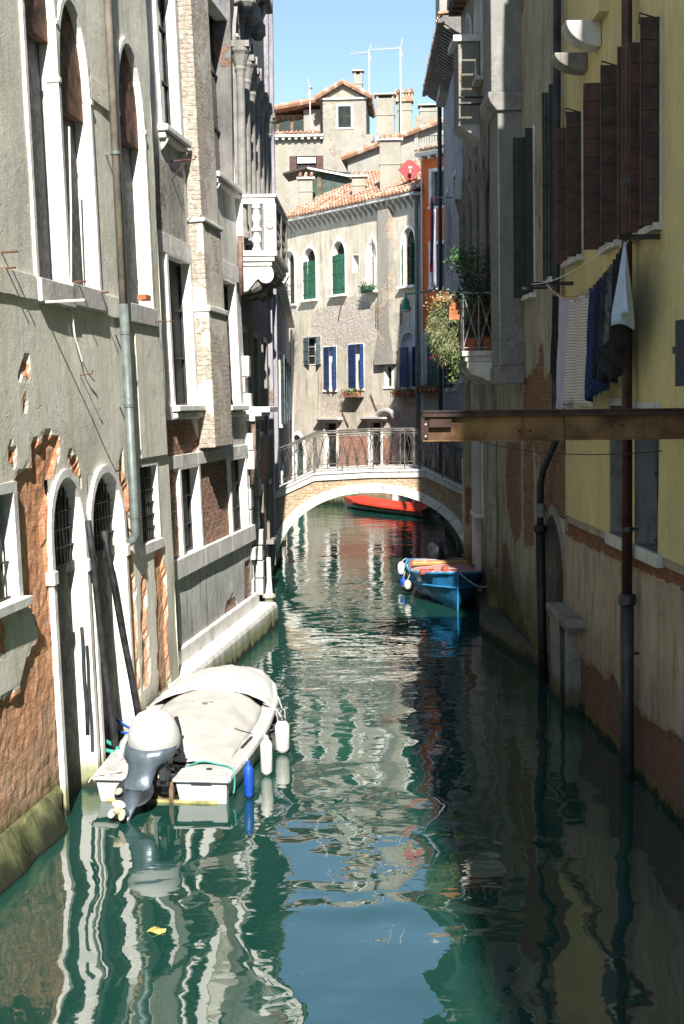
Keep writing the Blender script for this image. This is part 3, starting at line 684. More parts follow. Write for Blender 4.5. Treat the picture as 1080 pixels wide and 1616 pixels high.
# ================================================================= LEFT 3: palace with columns and a balcony
L3 = Fr((-1.93, 24.75, 0), (.028, 1), 0.0)
T = Thing('palace', 'dark shaded palace with slender white columns, carved capitals and a stone balcony', 'palace', L3, (0, 0, 0))
LEN3 = 9.4; TOP3 = 15.2
zf = 4.2 + (636-300)/88.
ops = []
for k in range(6):
    ops.append(Op(.35+k*1.02, 1.15+k*1.02, zf+.35-1.0, zf+3.6, 'ogee', .8))
low = [Op(.7, 1.7, 3.6, 5.6), Op(3., 4., 3.6, 5.6), Op(5.5, 6.4, 3.6, 5.6), Op(.9, 1.9, .0, 2.5, 'round', .5), Op(4, 4.9, 1, 2.3), Op(6.6, 7.4, 1, 2.3), Op(7.4, 8.2, 7.2, 9.6)]
w3 = wallgrid(-.05, LEN3, -.5, TOP3, ops+low, .15, [pp(L3, [(400, 700), (425, 700), (430, 880), (405, 900)])], soft=.15, seed=9)
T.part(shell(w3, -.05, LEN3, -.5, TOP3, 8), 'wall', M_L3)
for o in ops:
    pz = T.part(pane(o, .5), 'window', M_GL); T.part(surround(o, .09, .06, .5), 'frame', M_STM, pz)
for k in range(7):
    x = .24+k*1.02
    cx, cy = x, -.14
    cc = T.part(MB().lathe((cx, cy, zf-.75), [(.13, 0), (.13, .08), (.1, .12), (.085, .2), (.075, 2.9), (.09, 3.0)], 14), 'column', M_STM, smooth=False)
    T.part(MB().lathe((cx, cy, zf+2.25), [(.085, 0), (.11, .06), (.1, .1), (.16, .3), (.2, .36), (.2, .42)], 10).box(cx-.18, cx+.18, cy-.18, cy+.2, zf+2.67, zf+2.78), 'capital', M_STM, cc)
for k in range(3):
    x = .6+k*1.1; z = 12.1
    mb = MB(); mb.prism([(0, z-.5), (-.12, z-.45), (-.3, z-.2), (-.4, z), (-.4, z+.15), (0, z+.15)], x, x+.28, 'x'); mb.lathe((x+.14, -.24, z-.55), [(.08, 0), (.16, .1), (.15, .3), (.07, .4)], 9)
    T.part(mb, 'corbel_head', M_STM, bevel=.03)
for o in low:
    pz = T.part(pane(o, .3), 'window', M_DK); T.part(surround(o, .11, .04, .3), 'frame', M_STM, pz, bevel=.01)
    if o.z0 > .5: T.part(MB().box(o.x0-.2, o.x1+.2, -.14, .1, o.z0-.1, o.z0), 'sill', M_STM, pz, bevel=.01)
# rusticated quoins with jagged outline at the near corner
random.seed(3)
qn = MB(); z = .35; k = 0
while z < 5.0:
    h = random.uniform(.24, .42); w = .28 if k % 2 else .5
    qn.box(-.06, w, -random.uniform(.16, .34), .01, z, z+h-.015); z += h; k += 1
T.pieces(qn, 'quoin', M_STG, bevel=.02)
qn = MB(); z = .3; k = 0
while z < 3.4:
    h = random.uniform(.26, .4); qn.box(2.2, 2.2+(.3 if k % 2 else .5), -random.uniform(.14, .26), .01, z, z+h-.02); z += h; k += 1
T.pieces(qn, 'quoin', M_STG, bevel=.02)
# string course cornice between floors, seen end-on
zc = L3.uv(400, 655, .2)[1]
mb = MB()
for i, (pr, h0, h1) in enumerate(((.34, .0, .09), (.46, .09, .16), (.62, .16, .26))): mb.box(-.1, 1.9, -pr, .01, zc-.1+h0, zc-.1+h1)
T.part(mb, 'cornice', M_STW, bevel=.008)
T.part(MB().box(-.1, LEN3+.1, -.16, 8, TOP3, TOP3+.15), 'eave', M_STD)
T.part(MB().box(.4, 3.6, -.5, 0, 12.25, 12.42).box(.5, 3.5, -.46, -.38, 13.2, 13.3), 'upper_balcony', M_STD, bevel=.02)
tl = MB()
for k in range(int(LEN3/.3)): tl.box(k*.3, k*.3+.14, -.14, .0, TOP3-.16, TOP3)
T.pieces(tl, 'rafter', M_WOOD)
for k, xx in enumerate((7.3, 8.75)):
    T.part(MB().box(xx, xx+.22, -.1, .01, .3, TOP3-.2), 'pilaster', M_LAV)
# balcony
bz = L3.uv(372, 400, .0)[1]   # slab top
bz = 4.2+(636-394)/86.; bt = 4.2+(636-306)/86.
bx0, bx1, by = .05, 3.3, -.78
bal = T.part(MB().box(bx0, bx1, by, 0, bz-.1, bz).box(bx0+.03, bx1, by+.05, 0, bz-.19, bz-.101).box(bx0+.07, bx1, by+.1, 0, bz-.27, bz-.191), 'balcony', M_STW, bevel=.012)
T.part(MB().box(bx0, bx1, by, by+.2, bt-.06, bt).box(bx0, bx0+.2, by+.201, 0, bt-.06, bt).box(bx0+.03, bx1, by+.03, by+.17, bt-.17, bt-.061).box(bx0+.03, bx0+.17, by+.171, 0, bt-.17, bt-.061), 'handrail', M_STW, bal, bevel=.012)
hb = bt-.17-bz
def baluster(cx, cy, sc=1.):
    pr = [(.07, 0), (.07, .06), (.045, .08), (.05, .14), (.075, .2), (.07, .27), (.045, .36), (.06, .42), (.085, .43), (.085, .49), (.06, .5), (.045, .56), (.07, .66), (.075, .74), (.05, .8), (.045, .88), (.07, .92), (.07, 1.)]
    return MB().lathe((cx, cy, bz), [(r*sc, h*hb) for r, h in pr], 12)
for cy in (-.4,): T.part(baluster(bx0+.1, cy, 1.15), 'baluster', M_STW, bal, smooth=False)
pst = T.part(MB().box(bx0+.005, bx0+.2, by+.01, by+.235, bz, bt-.17).box(bx0+.005, bx0+.19, -.16, -.0, bz, bt-.17), 'balcony_post', M_STW, bal, bevel=.01)
T.part(MB().lathe((bx0+.005, by+.12, bz+hb*.55), [(.085, 0), (.085, -.02), (.06, -.035), (.05, -.02)], 18, (1, 0, 0)), 'medallion', M_STG, bal)
for k in range(1, 11):
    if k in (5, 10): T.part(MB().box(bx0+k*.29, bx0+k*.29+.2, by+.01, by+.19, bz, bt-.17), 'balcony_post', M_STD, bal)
    else: T.part(baluster(bx0+.1+k*.29, by+.1), 'baluster', M_STD, bal)  # canal-side posts and balusters in dark stone: their shade is put into the colour
# scroll brackets below
for k in range(3):
    x = bx0+.1+k*1.2
    mb = MB(); pr = [(0, bz-.28), (by+.12, bz-.28), (by+.08, bz-.38), (by+.16, bz-.47), (by+.3, bz-.46), (by+.42, bz-.56), (by+.55, bz-.72), (by+.68, bz-.76), (0, bz-.72)]
    mb.prism(pr, x, x+.3, 'x')
    bk = T.part(mb, 'bracket', M_STW if k == 0 else M_STD, bal, bevel=.015)  # near bracket white, the others coloured dark for the shaded side
    if k == 0: T.part(MB().lathe((x+.002, -.56+.0, bz-.44), [(.15, 0), (.15, -.012), (.12, -.02), (.1, -.008), (.07, -.02), (.04, -.02)], 18, (1, 0, 0)), 'rosette', M_STG, bal)
    mb = MB(); mb.lathe((x+.15, by+.3, bz-.55), [(.06, 0), (.12, .1), (.1, .25), (.05, .3)], 8, (0, .7, -.4)); T.part(mb, 'carving', M_STD, bal)
M_CU2 = plain('pipe_copper_dull', (.2, .13, .1), .7, .1, var=.3)
# copper pipe at the corner below the balcony
solo(MB().tube([(-.1, -.12, 4.2+(636-372)/86.), (-.1, -.12, 4.2+(636-465)/86.)], .05, 10), 'drainpipe', 'short rusty pipe end beside the near side of the stone balcony', 'drainpipe', M_CU2, L3, (-.1, -.12, 6.2), smooth=True)
solo(MB().tube([(.02, -.3, 4.2-(664-636)/86.), (.0, -.3, 4.2-(720-636)/86.), (-.03, -.26, 4.2-(765-636)/86.)], .045, 10), 'drainpipe', 'short copper-coloured pipe below the stone cornice at the palace corner', 'drainpipe', M_CU2, L3, (-.03, -.26, 2.7), smooth=True)
# wood prop / mooring piece at the foot
for (px, py, h, lb) in ((425, 955, 1.1, 'weathered pale post with algae standing at the water by the quay ledge end'),):
    P = at_z(px, py+10); mb = MB(); mb.tube([(P.x, P.y, -1), (P.x, P.y, .25), (P.x+.01, P.y, .62), (P.x, P.y, h)], [.09, .09, .05, .045], 9); mb.lathe((P.x, P.y, .25), [(.1, 0), (.13, .04), (.12, .1), (.06, .12)], 9)
    tag(link(mb, 'mooring_post', M_ST, (P.x, P.y, 0), WF.M), lb, 'post')

# ================================================================= LEFT 4: lavender house beyond the bridge
L4 = Fr((-1.72, 35.9, 0), (-.022, 1), 0.)
T = Thing('lavender_house', 'low shaded lavender-grey house on the left just beyond the bridge', 'house', L4, (0, 0, 0))
o4 = [Op(2.5, 3.4, 3.6, 5.6), Op(6, 6.9, 3.6, 5.6), Op(10, 10.9, 3.6, 5.6), Op(14, 15, 3.6, 5.6), Op(4, 5, .1, 2.3, 'round'), Op(9, 10, .1, 2.3, 'round')]
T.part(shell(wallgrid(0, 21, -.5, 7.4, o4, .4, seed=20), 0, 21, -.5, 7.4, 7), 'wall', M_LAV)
for k, o in enumerate(o4): window(T, o, .12, .05, .2, M_ST, M_DK, shut=((-1, .45, 165, M_GRY, 'h', None),) if k < 4 else ())
T.part(MB().box(-.1, 21.1, -.25, 7, 7.4, 7.52), 'eave', M_ST)
T.part(MB().tube([(20.6, -.12, 7.3), (20.6, -.12, .2)], .05, 8), 'downpipe', M_CURT)
# palm in a pot on its roof terrace
rp = L4.w(19, .12, 7.52)
T = Thing('potted_palm', 'spiky green potted palm behind the stone balcony, on the roof of the low lavender house', 'potted plant', WF, rp)
M_LEAF = plain('leaf_green', (.05, .13, .03), .55, var=.5, sc=3, bump=0, spec=.5); M_LEAFD = plain('leaf_dark', (.025, .07, .022), .5, var=.5, sc=3, bump=0)
M_LEAFL = plain('leaf_light', (.14, .21, .06), .6, var=.4, sc=4, bump=0); M_TERRA = plain('terracotta', (.42, .15, .07), .85, var=.25)
T.part(MB().lathe(rp, [(.2, 0), (.27, .4), (.29, .42), (.29, .47)], 14), 'pot', M_TERRA)
def blades(mb, c, n, L, w, up=.6, spread=1., droop=.5, rnd=random):
    for _ in range(n):
        a = rnd.uniform(0, 2*math.pi); el = rnd.uniform(.1, 1.25); l = L*rnd.uniform(.6, 1.1); d = Vector((math.cos(a)*math.cos(el)*spread, math.sin(a)*math.cos(el)*spread, math.sin(el)))
        s = Vector((-math.sin(a), math.cos(a), 0))*w; p = Vector(c); seg = []
        for k in range(5):
            t = k/4; q = p + d*l*t + Vector((0, 0, -droop*l*t*t*.6)); ww = s*(1-t)**.6*(.5+.5*min(1, t*4)); seg += [q-ww, q+ww]
        mb.add(seg, [(2*k, 2*k+1, 2*k+3, 2*k+2) for k in range(4)])
    return mb
pm_ = MB()
for dz in (.5, .8, 1.15, 1.5): blades(pm_, rp+Vector((0, 0, dz)), 60, .95, .022)
T.part(pm_, 'leaves', M_LEAF)
T.part(MB().tube([rp+Vector((0, 0, .4)), rp+Vector((0.03, 0, 1.0)), rp+Vector((0, 0, 1.6))], .04, 8), 'stem', M_WOOD)
# ================================================================= BRIDGE
BY = 33.5; BD = 2.6
s_ = FOC/BY
BF = Fr((0, BY, 0), (1, 0))
def bx(px): return (px-540)/s_
def bzz(py, px=588): return CH-(py-(HOR-.01*(px-540)))/s_
T = Thing('footbridge', 'small arched footbridge of brick and white stone crossing the canal', 'bridge', BF, (.7, 0, 0))
cx = bx(586); ain = 2.41; bin_ = bzz(777); aout = ain+.22; bout = bzz(763)
XL, XR = bx(424), bx(748)
def ell(a, b, t, e=.95):
    c_, s2 = math.cos(t), math.sin(t); return (cx + a*math.copysign(abs(c_)**e, c_), b*abs(s2)**e)
N = 40
topl = [(XL, bzz(778)), (bx(437), bzz(772)), (bx(497), bzz(745)), (bx(588), bzz(741)), (bx(672), bzz(741)), (bx(737), bzz(773)), (XR, bzz(779))]
def topz(x):
    for i in range(len(topl)-1):
        if topl[i][0] <= x <= topl[i+1][0]:
            f = (x-topl[i][0])/(topl[i+1][0]-topl[i][0]); return topl[i][1]+f*(topl[i+1][1]-topl[i][1])
    return topl[0][1] if x < topl[0][0] else topl[-1][1]
bandh = .25
# spandrels
sp = MB(); xs = [XL + (XR-XL)*i/70 for i in range(71)]
def soff(x, a, b):
    q = abs(x-cx)/a
    return -.5 if q >= 1 else b*(1-q**(2/.95))**(.95/2)
for yy in (0, BD):
    sp = MB()
    for i in range(70):
        x0, x1 = xs[i], xs[i+1]; sp.quad((x0, yy, soff(x0, aout, bout)-.02), (x1, yy, soff(x1, aout, bout)-.02), (x1, yy, topz(x1)-.05), (x0, yy, topz(x0)-.05))
    T.part(sp, 'spandrel_wall', M_BRK)
so_ = MB(); rg = [ell(ain+.004, bin_+.004, math.pi*k/N) for k in range(N+1)]
for i in range(N): so_.quad((rg[i][0], .02, rg[i][1]), (rg[i+1][0], .02, rg[i+1][1]), (rg[i+1][0], BD-.02, rg[i+1][1]), (rg[i][0], BD-.02, rg[i][1]))
T.part(so_, 'vault', M_BRK)
for yy0, yy1 in ((-.06, .25), (BD-.25, BD+.06)):
    ar = MB(); V = 15
    for k in range(V):
        n = 4; P0 = [ell(ain, bin_, math.pi*(k+.02+j/n*.97)/V) for j in range(n+1)]; P1 = [ell(aout, bout, math.pi*(k+.02+j/n*.97)/V) for j in range(n+1)]
        if k == 0: P0[0] = (P0[0][0], -.5); P1[0] = (P1[0][0], -.5)
        if k == V-1: P0[-1] = (P0[-1][0], -.5); P1[-1] = (P1[-1][0], -.5)
        ar.prism(P0 + P1[::-1], yy0, yy1)
    T.pieces(ar, 'voussoir', M_STW, bevel=.006)
for yy0, yy1 in ((-.1, .28), (BD-.28, BD+.1)):
    cpn = MB()
    for i in range(len(topl)-1):
        (a, za), (b, zb_) = topl[i], topl[i+1]; n = 2 if b-a > 1 else 1
        for j in range(n):
            u0, u1_ = j/n, (j+1)/n; x0, x1 = a+(b-a)*u0+.004, a+(b-a)*u1_-.004; z0, z1 = za+(zb_-za)*u0, za+(zb_-za)*u1_
            cpn.prism([(x0, z0-bandh+.05), (x1, z1-bandh+.05), (x1, z1-.05), (x0, z0-.05)], yy0+.04, yy1-.04)
            cpn.prism([(x0, z0-.05), (x1, z1-.05), (x1, z1), (x0, z0)], yy0, yy1)
    T.part(cpn, 'stone_band', M_ST, bevel=.008)
dk_ = MB()
for i in range(len(topl)-1): (a, za), (b, zb_) = topl[i], topl[i+1]; dk_.prism([(a, za-.3), (b, zb_-.3), (b, zb_-.03), (a, za-.03)], .24, BD-.24)
T.part(dk_, 'deck', M_STG)
# railings: thing parts, front and back
def railing(yy):
    H = .98; posts = [bx(431), bx(466), bx(497), bx(541), bx(590), bx(640), bx(663), bx(700), bx(733)]
    rl = MB(); pts = [(x, yy, topz(x)+H) for x in sorted(set([XL, XR] + [t[0] for t in topl]))]
    main = T.part(MB().tube(pts, .022, 8).tube([(a, b, c_-.07) for a, b, c_ in pts], .011, 6).tube([(a, b, c_-H+.09) for a, b, c_ in pts], .013, 6), 'railing', M_IRONB)
    for p in posts: T.part(MB().box(p-.016, p+.016, yy-.016, yy+.016, topz(p)-.02, topz(p)+H), 'railing_post', M_IRONB, main)
    for p in (posts[2], posts[6]): T.part(MB().box(p-.03, p+.03, yy-.05, yy+.01, topz(p)-.02, topz(p)+H+.01), 'railing_post', M_IRONB, main)
    # interlacing pointed arcs
    pitch = .25; wd = pitch*2; n = int((XR-XL)/pitch)
    scr = MB()
    for k in range(n):
        x0 = XL+k*pitch; pts = []
        for j in range(13):
            t = j/12; x = x0 + wd*t; h = .09+(H-.2)*(1-abs(2*t-1)**2.6)
            pts.append((x, yy, topz(x)+h))
        if pts[-1][0] < XR: scr.tube(pts, .0075, 4, False)
        xm = x0+pitch; scr.tube([(xm, yy, topz(xm)+.09), (xm, yy, topz(xm)+.5)], .007, 4, False)
        scr.tube([(xm+.05*math.cos(a_), yy, topz(xm)+.16+.05*math.sin(a_)) for a_ in [q*.7 for q in range(10)]], .006, 4, False)
    T.part(scr, 'scrollwork', M_IRONB, main)
railing(.1); railing(BD-.1)
# abutments
T.pieces(MB().box(XL-.6, cx-ain-.06, .03, BD-.03, -.5, bzz(790)).box(cx+ain+.06, XR+.6, .03, BD-.03, -.5, bzz(790)), 'abutment', M_BRK)

# ================================================================= FACADE BEYOND THE BRIDGE
PL = at_y(453, 700, 58.2); PR = at_y(666, 700, 50.4)
F1 = Fr((PL.x, PL.y, 0), ((PR.x-PL.x), (PR.y-PL.y)), 0.)
LW = (Vector((PR.x, PR.y, 0))-Vector((PL.x, PL.y, 0))).length
def zz(F, px, py): return F.uv(px, py)[1]
T = Thing('cream_palazzo', 'sunlit cream plaster palazzo facing the bridge with green arched and blue square shutters', 'house', F1, (LW/2, 0, 0))
W0 = opx(F1, 451, 466, 450, 396, 480, 'round', .5); W1 = opx(F1, 480, 499.5, 450, 391, 473, 'round', .55); W2 = opx(F1, 526, 545.5, 440, 380, 465, 'round', .55)
W3 = opx(F1, 581, 596, 430, 370, 459, 'ogee', .8); W4 = opx(F1, 636, 656, 420, 359, 451, 'round', .6)
V1 = opx(F1, 557, 567, 420, 402, 430)
Q1 = opx(F1, 480, 506, 550, 532, 576); Q2 = opx(F1, 512, 531, 580, 547, 615); Q3 = opx(F1, 551, 574, 580, 543, 613); Q5 = opx(F1, 609, 619, 590, 578, 610)
Q4 = opx(F1, 632, 657, 580, 524, 611, 'round', .55)
G1 = opx(F1, 514, 532, 700, 668, 738); G2 = opx(F1, 584, 602, 700, 667, 738); G3 = opx(F1, 624, 652, 700, 681, 800, 'round', .7); G4 = opx(F1, 461, 480, 720, 686, 800, 'round', .7)
TF = 4.2+(636-316)/(FOC/50.4)
GG = [W0, W1, W2, W3, W4, V1, Q1, Q2, Q3, Q4, Q5, G1, G2, G3, G4]
q = F1
pF = [pp(q, [(497,495),(560,470),(595,490),(640,500),(628,540),(600,530),(560,560),(510,540),(492,520)]), pp(q, [(535,690),(582,660),(585,740),(535,740)]), pp(q, [(603,690),(622,690),(622,740),(603,740)]),
      pp(q, [(595,520),(626,515),(626,572),(593,575)]), pp(q, [(508,625),(535,620),(535,655),(506,655)]), pp(q, [(596,645),(660,640),(662,700),(603,690)])]
wf = wallgrid(-.05, LW, -.5, TF, GG, .13, pF, depth=.02, und=.01, soft=.18, seed=33)
T.part(shell(wf, -.05, LW, -.5, TF, 9), 'wall', M_F1)
gs = lambda a1_, a2_, w=.45, mt=M_GRN, zt=None: ((-1, w, a1_, mt, 'v', zt), (1, w, a2_, mt, 'v', zt))
wd = lambda o: (o.x1-o.x0)/2
window(T, W0, .1, .04, .25, M_STW, M_DK)
window(T, W1, .1, .04, .25, M_STW, M_DK, sillp=.22, shut=gs(14, 6, wd(W1)*1.0))
window(T, W2, .1, .04, .25, M_STW, M_DK, sillp=.22, shut=gs(8, 16, wd(W2)*1.0))
pw = window(T, W3, .1, .05, .25, M_STW, M_CURT, sillp=.25, sash_m=M_WOOD)
T.part(MB().box((W3.x0+W3.x1)/2-.06, W3.x1, .1, .2, W3.z0, W3.zs), 'curtain', M_CURT, pw)
window(T, W4, .1, .04, .25, M_STW, M_DK, sillp=.22, sash_m=M_WOOD, shut=((-1, .24, 35, M_GRN, 'v', None), (1, .2, 80, M_GRN, 'v', None)))
window(T, V1, .02, .01, .3, M_STW, M_WH, sill=False, name='niche')
window(T, Q1, .06, .02, .2, M_STG, M_DK, sill=False, shut=((-1, wd(Q1), 14, M_GRY, 'v', None), (1, .2, 85, M_GRY, 'v', None)), sash_m=M_CURT)
for o, an in ((Q2, (28, 115)), (Q3, (22, 110)), (Q4, (18, 105))):
    window(T, o, .035, .012, .25, M_STW, M_CURT, sill=True, sillp=.05, shut=((-1, wd(o)*1.3, an[0]*.5, M_BLU, 'h', o.zs-.02), (1, .16, 88, M_BLU, 'h', o.zs-.02)))
window(T, Q5, .09, .03, .18, M_STW, M_DK, sash_m=M_WOOD, sillp=.04)
for o in (G1, G2):
    pz = window(T, o, .1, .04, .2, M_STW, M_DK, gr=dict(dx=.12, dz=.25), sillp=.06)
    T.part(MB().box(o.x0-.4, o.x1+.5, -.32, .01, o.z1+.16, o.z1+.23).box(o.x0-.34, o.x1+.44, -.22, .01, o.z1+.1, o.z1+.158), 'hood', M_STG, pz)
for o in (G3, G4):
    pz = T.part(pane(o, .3), 'door', plain('door_green_teal', (.02, .1, .075), .6)); T.part(surround(o, .14, .05, .31), 'frame', M_STW, pz); T.part(grille(o, .15, .14, .5, zlow=o.zs), 'grille', M_IRON, pz)
for (xa, xb) in ((G1.x1+.12, G2.x0-.12), (G2.x1+.12, G3.x0-.18)):
    T.part(wallgrid(xa, xb, zz(F1, 560, 760), zz(F1, 560, 688), [], .15, und=.004, seed=xa), 'bare_brick', M_PB).location.y = -.012
# chimney breast strip on the facade
c0, c1 = F1.uv(604, 450)[0], F1.uv(621, 450)[0]
mb = MB(); mb.box(c0, c1, -.22, .01, zz(F1, 612, 520), TF); z1_ = zz(F1, 612, 520); z2_ = zz(F1, 612, 556); z3_ = zz(F1, 612, 575)
mb.prism([(c0, z1_), (c1, z1_), (c1+.22, z2_), (c1+.22, z3_), (c0-.3, z3_), (c0-.3, z2_)], -.218, .008)
T.part(mb, 'chimney_breast', M_WH)
for (xa, ya, xb, yb_, r_) in ((541,650,551,672,.03),(586,622,596,648,.03),(540,480,535,505,.02),(595,475,595,512,.02),(634,480,634,512,.025),(612,448,612,462,.03)):
    a_, b_ = F1.uv(xa, ya), F1.uv(xb, yb_); T.part(MB().tube([(a_[0], -.04, a_[1]), (b_[0], -.04, b_[1])], r_, 5), 'wall_tie', M_RUST)
# cornice, brackets, gutter
T.part(MB().box(-.1, LW+.1, -.38, .02, TF, TF+.12).box(-.1, LW+.1, -.42, -.381, TF+.02, TF+.12), 'cornice', M_STG)
cb = MB(); nB = 26
for k in range(nB):
    x = LW*(k+.5)/nB; cb.prism([(0, TF-.002), (-.34, TF-.002), (-.34, TF-.1), (-.22, TF-.16), (-.1, TF-.3), (0, TF-.42)], x-.05, x+.05, 'x')
T.pieces(cb, 'cornice_bracket', M_STG)
rf = T.part(tiles(-.1, LW+.15, -.45, TF+.13, 4.4, TF+2.6, .22), 'roof', M_TILE)
T.part(tiles(-.1, LW+.15, 9.2, TF+.13, 4.4, TF+2.6, .4, 8), 'roof', M_TILE)
# awnings over planters: small arches at ground floor right
ao = MB(); xa, xb = F1.uv(600, 650)[0], F1.uv(627, 650)[0]; A_ = arch(xa, xb, zz(F1, 612, 660), zz(F1, 612, 648), 'round', 10); B_ = arch(xa-.08, xb+.08, zz(F1, 612, 660), zz(F1, 612, 644), 'round', 10)
ao.prism(A_ + B_[::-1], -.25, .01); T.part(ao, 'hood', M_STG)
# drainpipe at the corner
solo(MB().tube([(LW-.05, -.16, TF-.1), (LW-.05, -.16, .6)], .075, 10), 'drainpipe', 'long grey drainpipe on the corner between cream palazzo and orange house', 'drainpipe', M_PIPEG, F1, (LW-.05, -.16, .6), smooth=True)
# planters on the sills
def planter(F, x, z, w, lb, fl=None, box=True):
    t = Thing('window_box', lb, 'window box', F, (x, -.25, z-.02))
    t.part(MB().box(x-w/2, x+w/2, -.36, -.14, z-.02, z+.16), 'trough', M_TERRA if box is True else box)
    r = random.Random(int(x*100)); mb = MB()
    for _ in range(260):
        c_ = Vector((x+r.uniform(-w/2-.08, w/2+.08), -.26+r.uniform(-.16, .16), z+.1+abs(r.gauss(0, .12))-.03)); s = r.uniform(.02, .05)
        a_ = Vector((r.uniform(-1, 1), r.uniform(-1, 1), r.uniform(-1, 1))).normalized()*s; b_ = a_.cross(Vector((r.uniform(-1, 1), .3, 1))).normalized()*s*.7
        mb.quad(c_-a_, c_-b_, c_+a_, c_+b_)
    t.part(mb, 'leaves', M_LEAFL)
    rk = MB()
    for k in range(5): rk.box(x-w/2-.04+k*(w+.08)/4-.008, x-w/2-.04+k*(w+.08)/4+.008, -.4, -.385, z-.06, z+.1)
    rk.box(x-w/2-.05, x+w/2+.05, -.4, -.388, z-.06, z-.045); rk.box(x-w/2-.05, x+w/2+.05, -.4, -.0, z-.062, z-.05); t.part(rk, 'rack', M_IRON)
    return t
planter(F1, (W3.x0+W3.x1)/2, W3.z0, .7, 'green planter on the sill of the pointed arch window', box=M_GRN)
planter(F1, (Q3.x0+Q3.x1)/2, Q3.z0-.3, 1.0, 'trailing window box below the middle blue shuttered window')
planter(F1, (Q4.x0+Q4.x1)/2, Q4.z0-.3, 1.1, 'leafy window box below the right blue shuttered window')

# chimneys on that roof (things of their own)
def fr_at(Y, sl=-.05): return Fr((0, Y, 0), (1, sl), 0.)
def chimney(F, pxl, pxr, pyt, pyb, dep, label, kind='tile', mat=M_WH, yb=None, dz=.6):
    x0, z0 = F.uv(pxl, pyb, -dep); x1, _ = F.uv(pxr, pyb, -dep); z1 = F.uv((pxl+pxr)/2, pyt, -dep)[1]
    if x1 < x0: x0, x1 = x1, x0
    w = x1-x0; wy = max(.45, w*.8); cx_ = (x0+x1)/2; h = z1-z0
    t = Thing('chimney', label, 'chimney', F, (cx_, dep+wy/2, z0-dz))
    t.part(MB().box(x0, x1, dep, dep+wy, z0-dz, z1-.22*min(1, h)).box(x0-.03, x1+.03, dep-.03, dep+wy+.03, z1-h*.45, z1-h*.45+.06), 'stack', mat, bevel=.015)
    if kind == 'tile':
        t.part(MB().box(x0-.1, x1+.1, dep-.1, dep+wy+.1, z1-.22, z1-.14), 'cap', M_ST)
        mb = MB(); n = max(3, int(w/.16))
        for k in range(n):
            c_ = x0-.08+(k+.5)*(w+.16)/n
            for sgn in (-1, 1):
                mb.tube([(c_, dep+wy/2, z1+.06), (c_, dep+wy/2+sgn*(wy/2+.14), z1-.1)], [.06, .075], 6)
        t.part(mb, 'cap_tiles', M_TILE)
    elif kind == 'flat':
        mb = MB()
        for sx in (x0+.02, x1-.12):
            for sy in (dep+.02, dep+wy-.12): mb.box(sx, sx+.1, sy, sy+.1, z1-.22, z1-.06)
        t.part(mb, 'posts', M_BRK); t.part(MB().box(x0-.1, x1+.1, dep-.1, dep+wy+.1, z1-.06, z1), 'cap', M_STG)
        t.part(MB().box(x0+.1, x1-.1, dep+.1, dep+wy-.1, z1-.22, z1-.07), 'flue_opening', M_DK)
    else:  # arcaded crown of brick
        mb = MB(); n = 5
        for k in range(n+1): xx_ = x0-.04+(w+.08)*k/n; mb.box(xx_-.05, xx_+.05, dep-.06, dep+.06, z1-.5, z1-.16); mb.box(xx_-.05, xx_+.05, dep+wy-.06, dep+wy+.06, z1-.5, z1-.16)
        mb.box(x0-.1, x1+.1, dep-.1, dep+wy+.1, z1-.58, z1-.5); mb.box(x0-.12, x1+.12, dep-.12, dep+wy+.12, z1-.16, z1-.08)
        t.part(mb, 'crown', M_TILE); mb = MB()
        for k in range(5): mb.tube([(x0-.1+(w+.2)*(k+.5)/5, dep-.16, z1-.06), (x0-.1+(w+.2)*(k+.5)/5, dep+wy/2, z1+.08), (x0-.1+(w+.2)*(k+.5)/5, dep+wy+.16, z1-.06)], .07, 6)
        t.part(mb, 'cap_tiles', M_TILE)
    return t
chimney(fr_at(58.0), 473, 494, 274, 338, 0, 'plain pale chimney at the left end of the cream palazzo roof', 'tile')
chimney(fr_at(54.9), 556, 577, 270, 322, 0, 'short pale chimney right of the green glazed dormer', 'tile')
chimney(fr_at(53.0), 600, 633, 212, 318, 0, 'tallest nearest chimney with a tile hat above the cream palazzo', 'tile', dz=.3)
# dormer (altana) with green glass side
FD = fr_at(57.2, -.1)
x0, z0 = FD.uv(502, 322, -1.9); x1, _ = FD.uv(557, 300, -1.9); zt = FD.uv(520, 268, -1.9)[1]
t = Thing('roof_dormer', 'dark green dormer with a slanting roof among the chimneys', 'dormer', FD, (x0, 1.9, z0-.6))
t.part(MB().box(x0, x1, 1.9, 3.2, z0-.6, zt-.1), 'wall', plain('dormer_green', (.05, .085, .065), .5, var=.3))
t.part(MB().box(x0-.02, x0+.16, 1.84, 1.92, z0-.6, zt-.1), 'post', M_WOOD); t.part(MB().box(x0-.32, x0-.03, 1.92, 2.0, z0+.1, zt-.15), 'shutter', M_GRN)
t.part(MB().prism([(x0-1.5, zt-.12), (x0-.4, zt+.16), (x1+.15, zt-.3), (x1+.15, zt-.38), (x0-.4, zt+.06), (x0-1.5, zt-.2)], 1.6, 3.5), 'roof', M_BRND)
t.part(MB().prism([(x0-.4, zt+.10), (x1+.18, zt-.36), (x1+.18, zt-.44), (x0-.4, zt+.02)], 1.56, 1.598), 'fascia', M_STW)
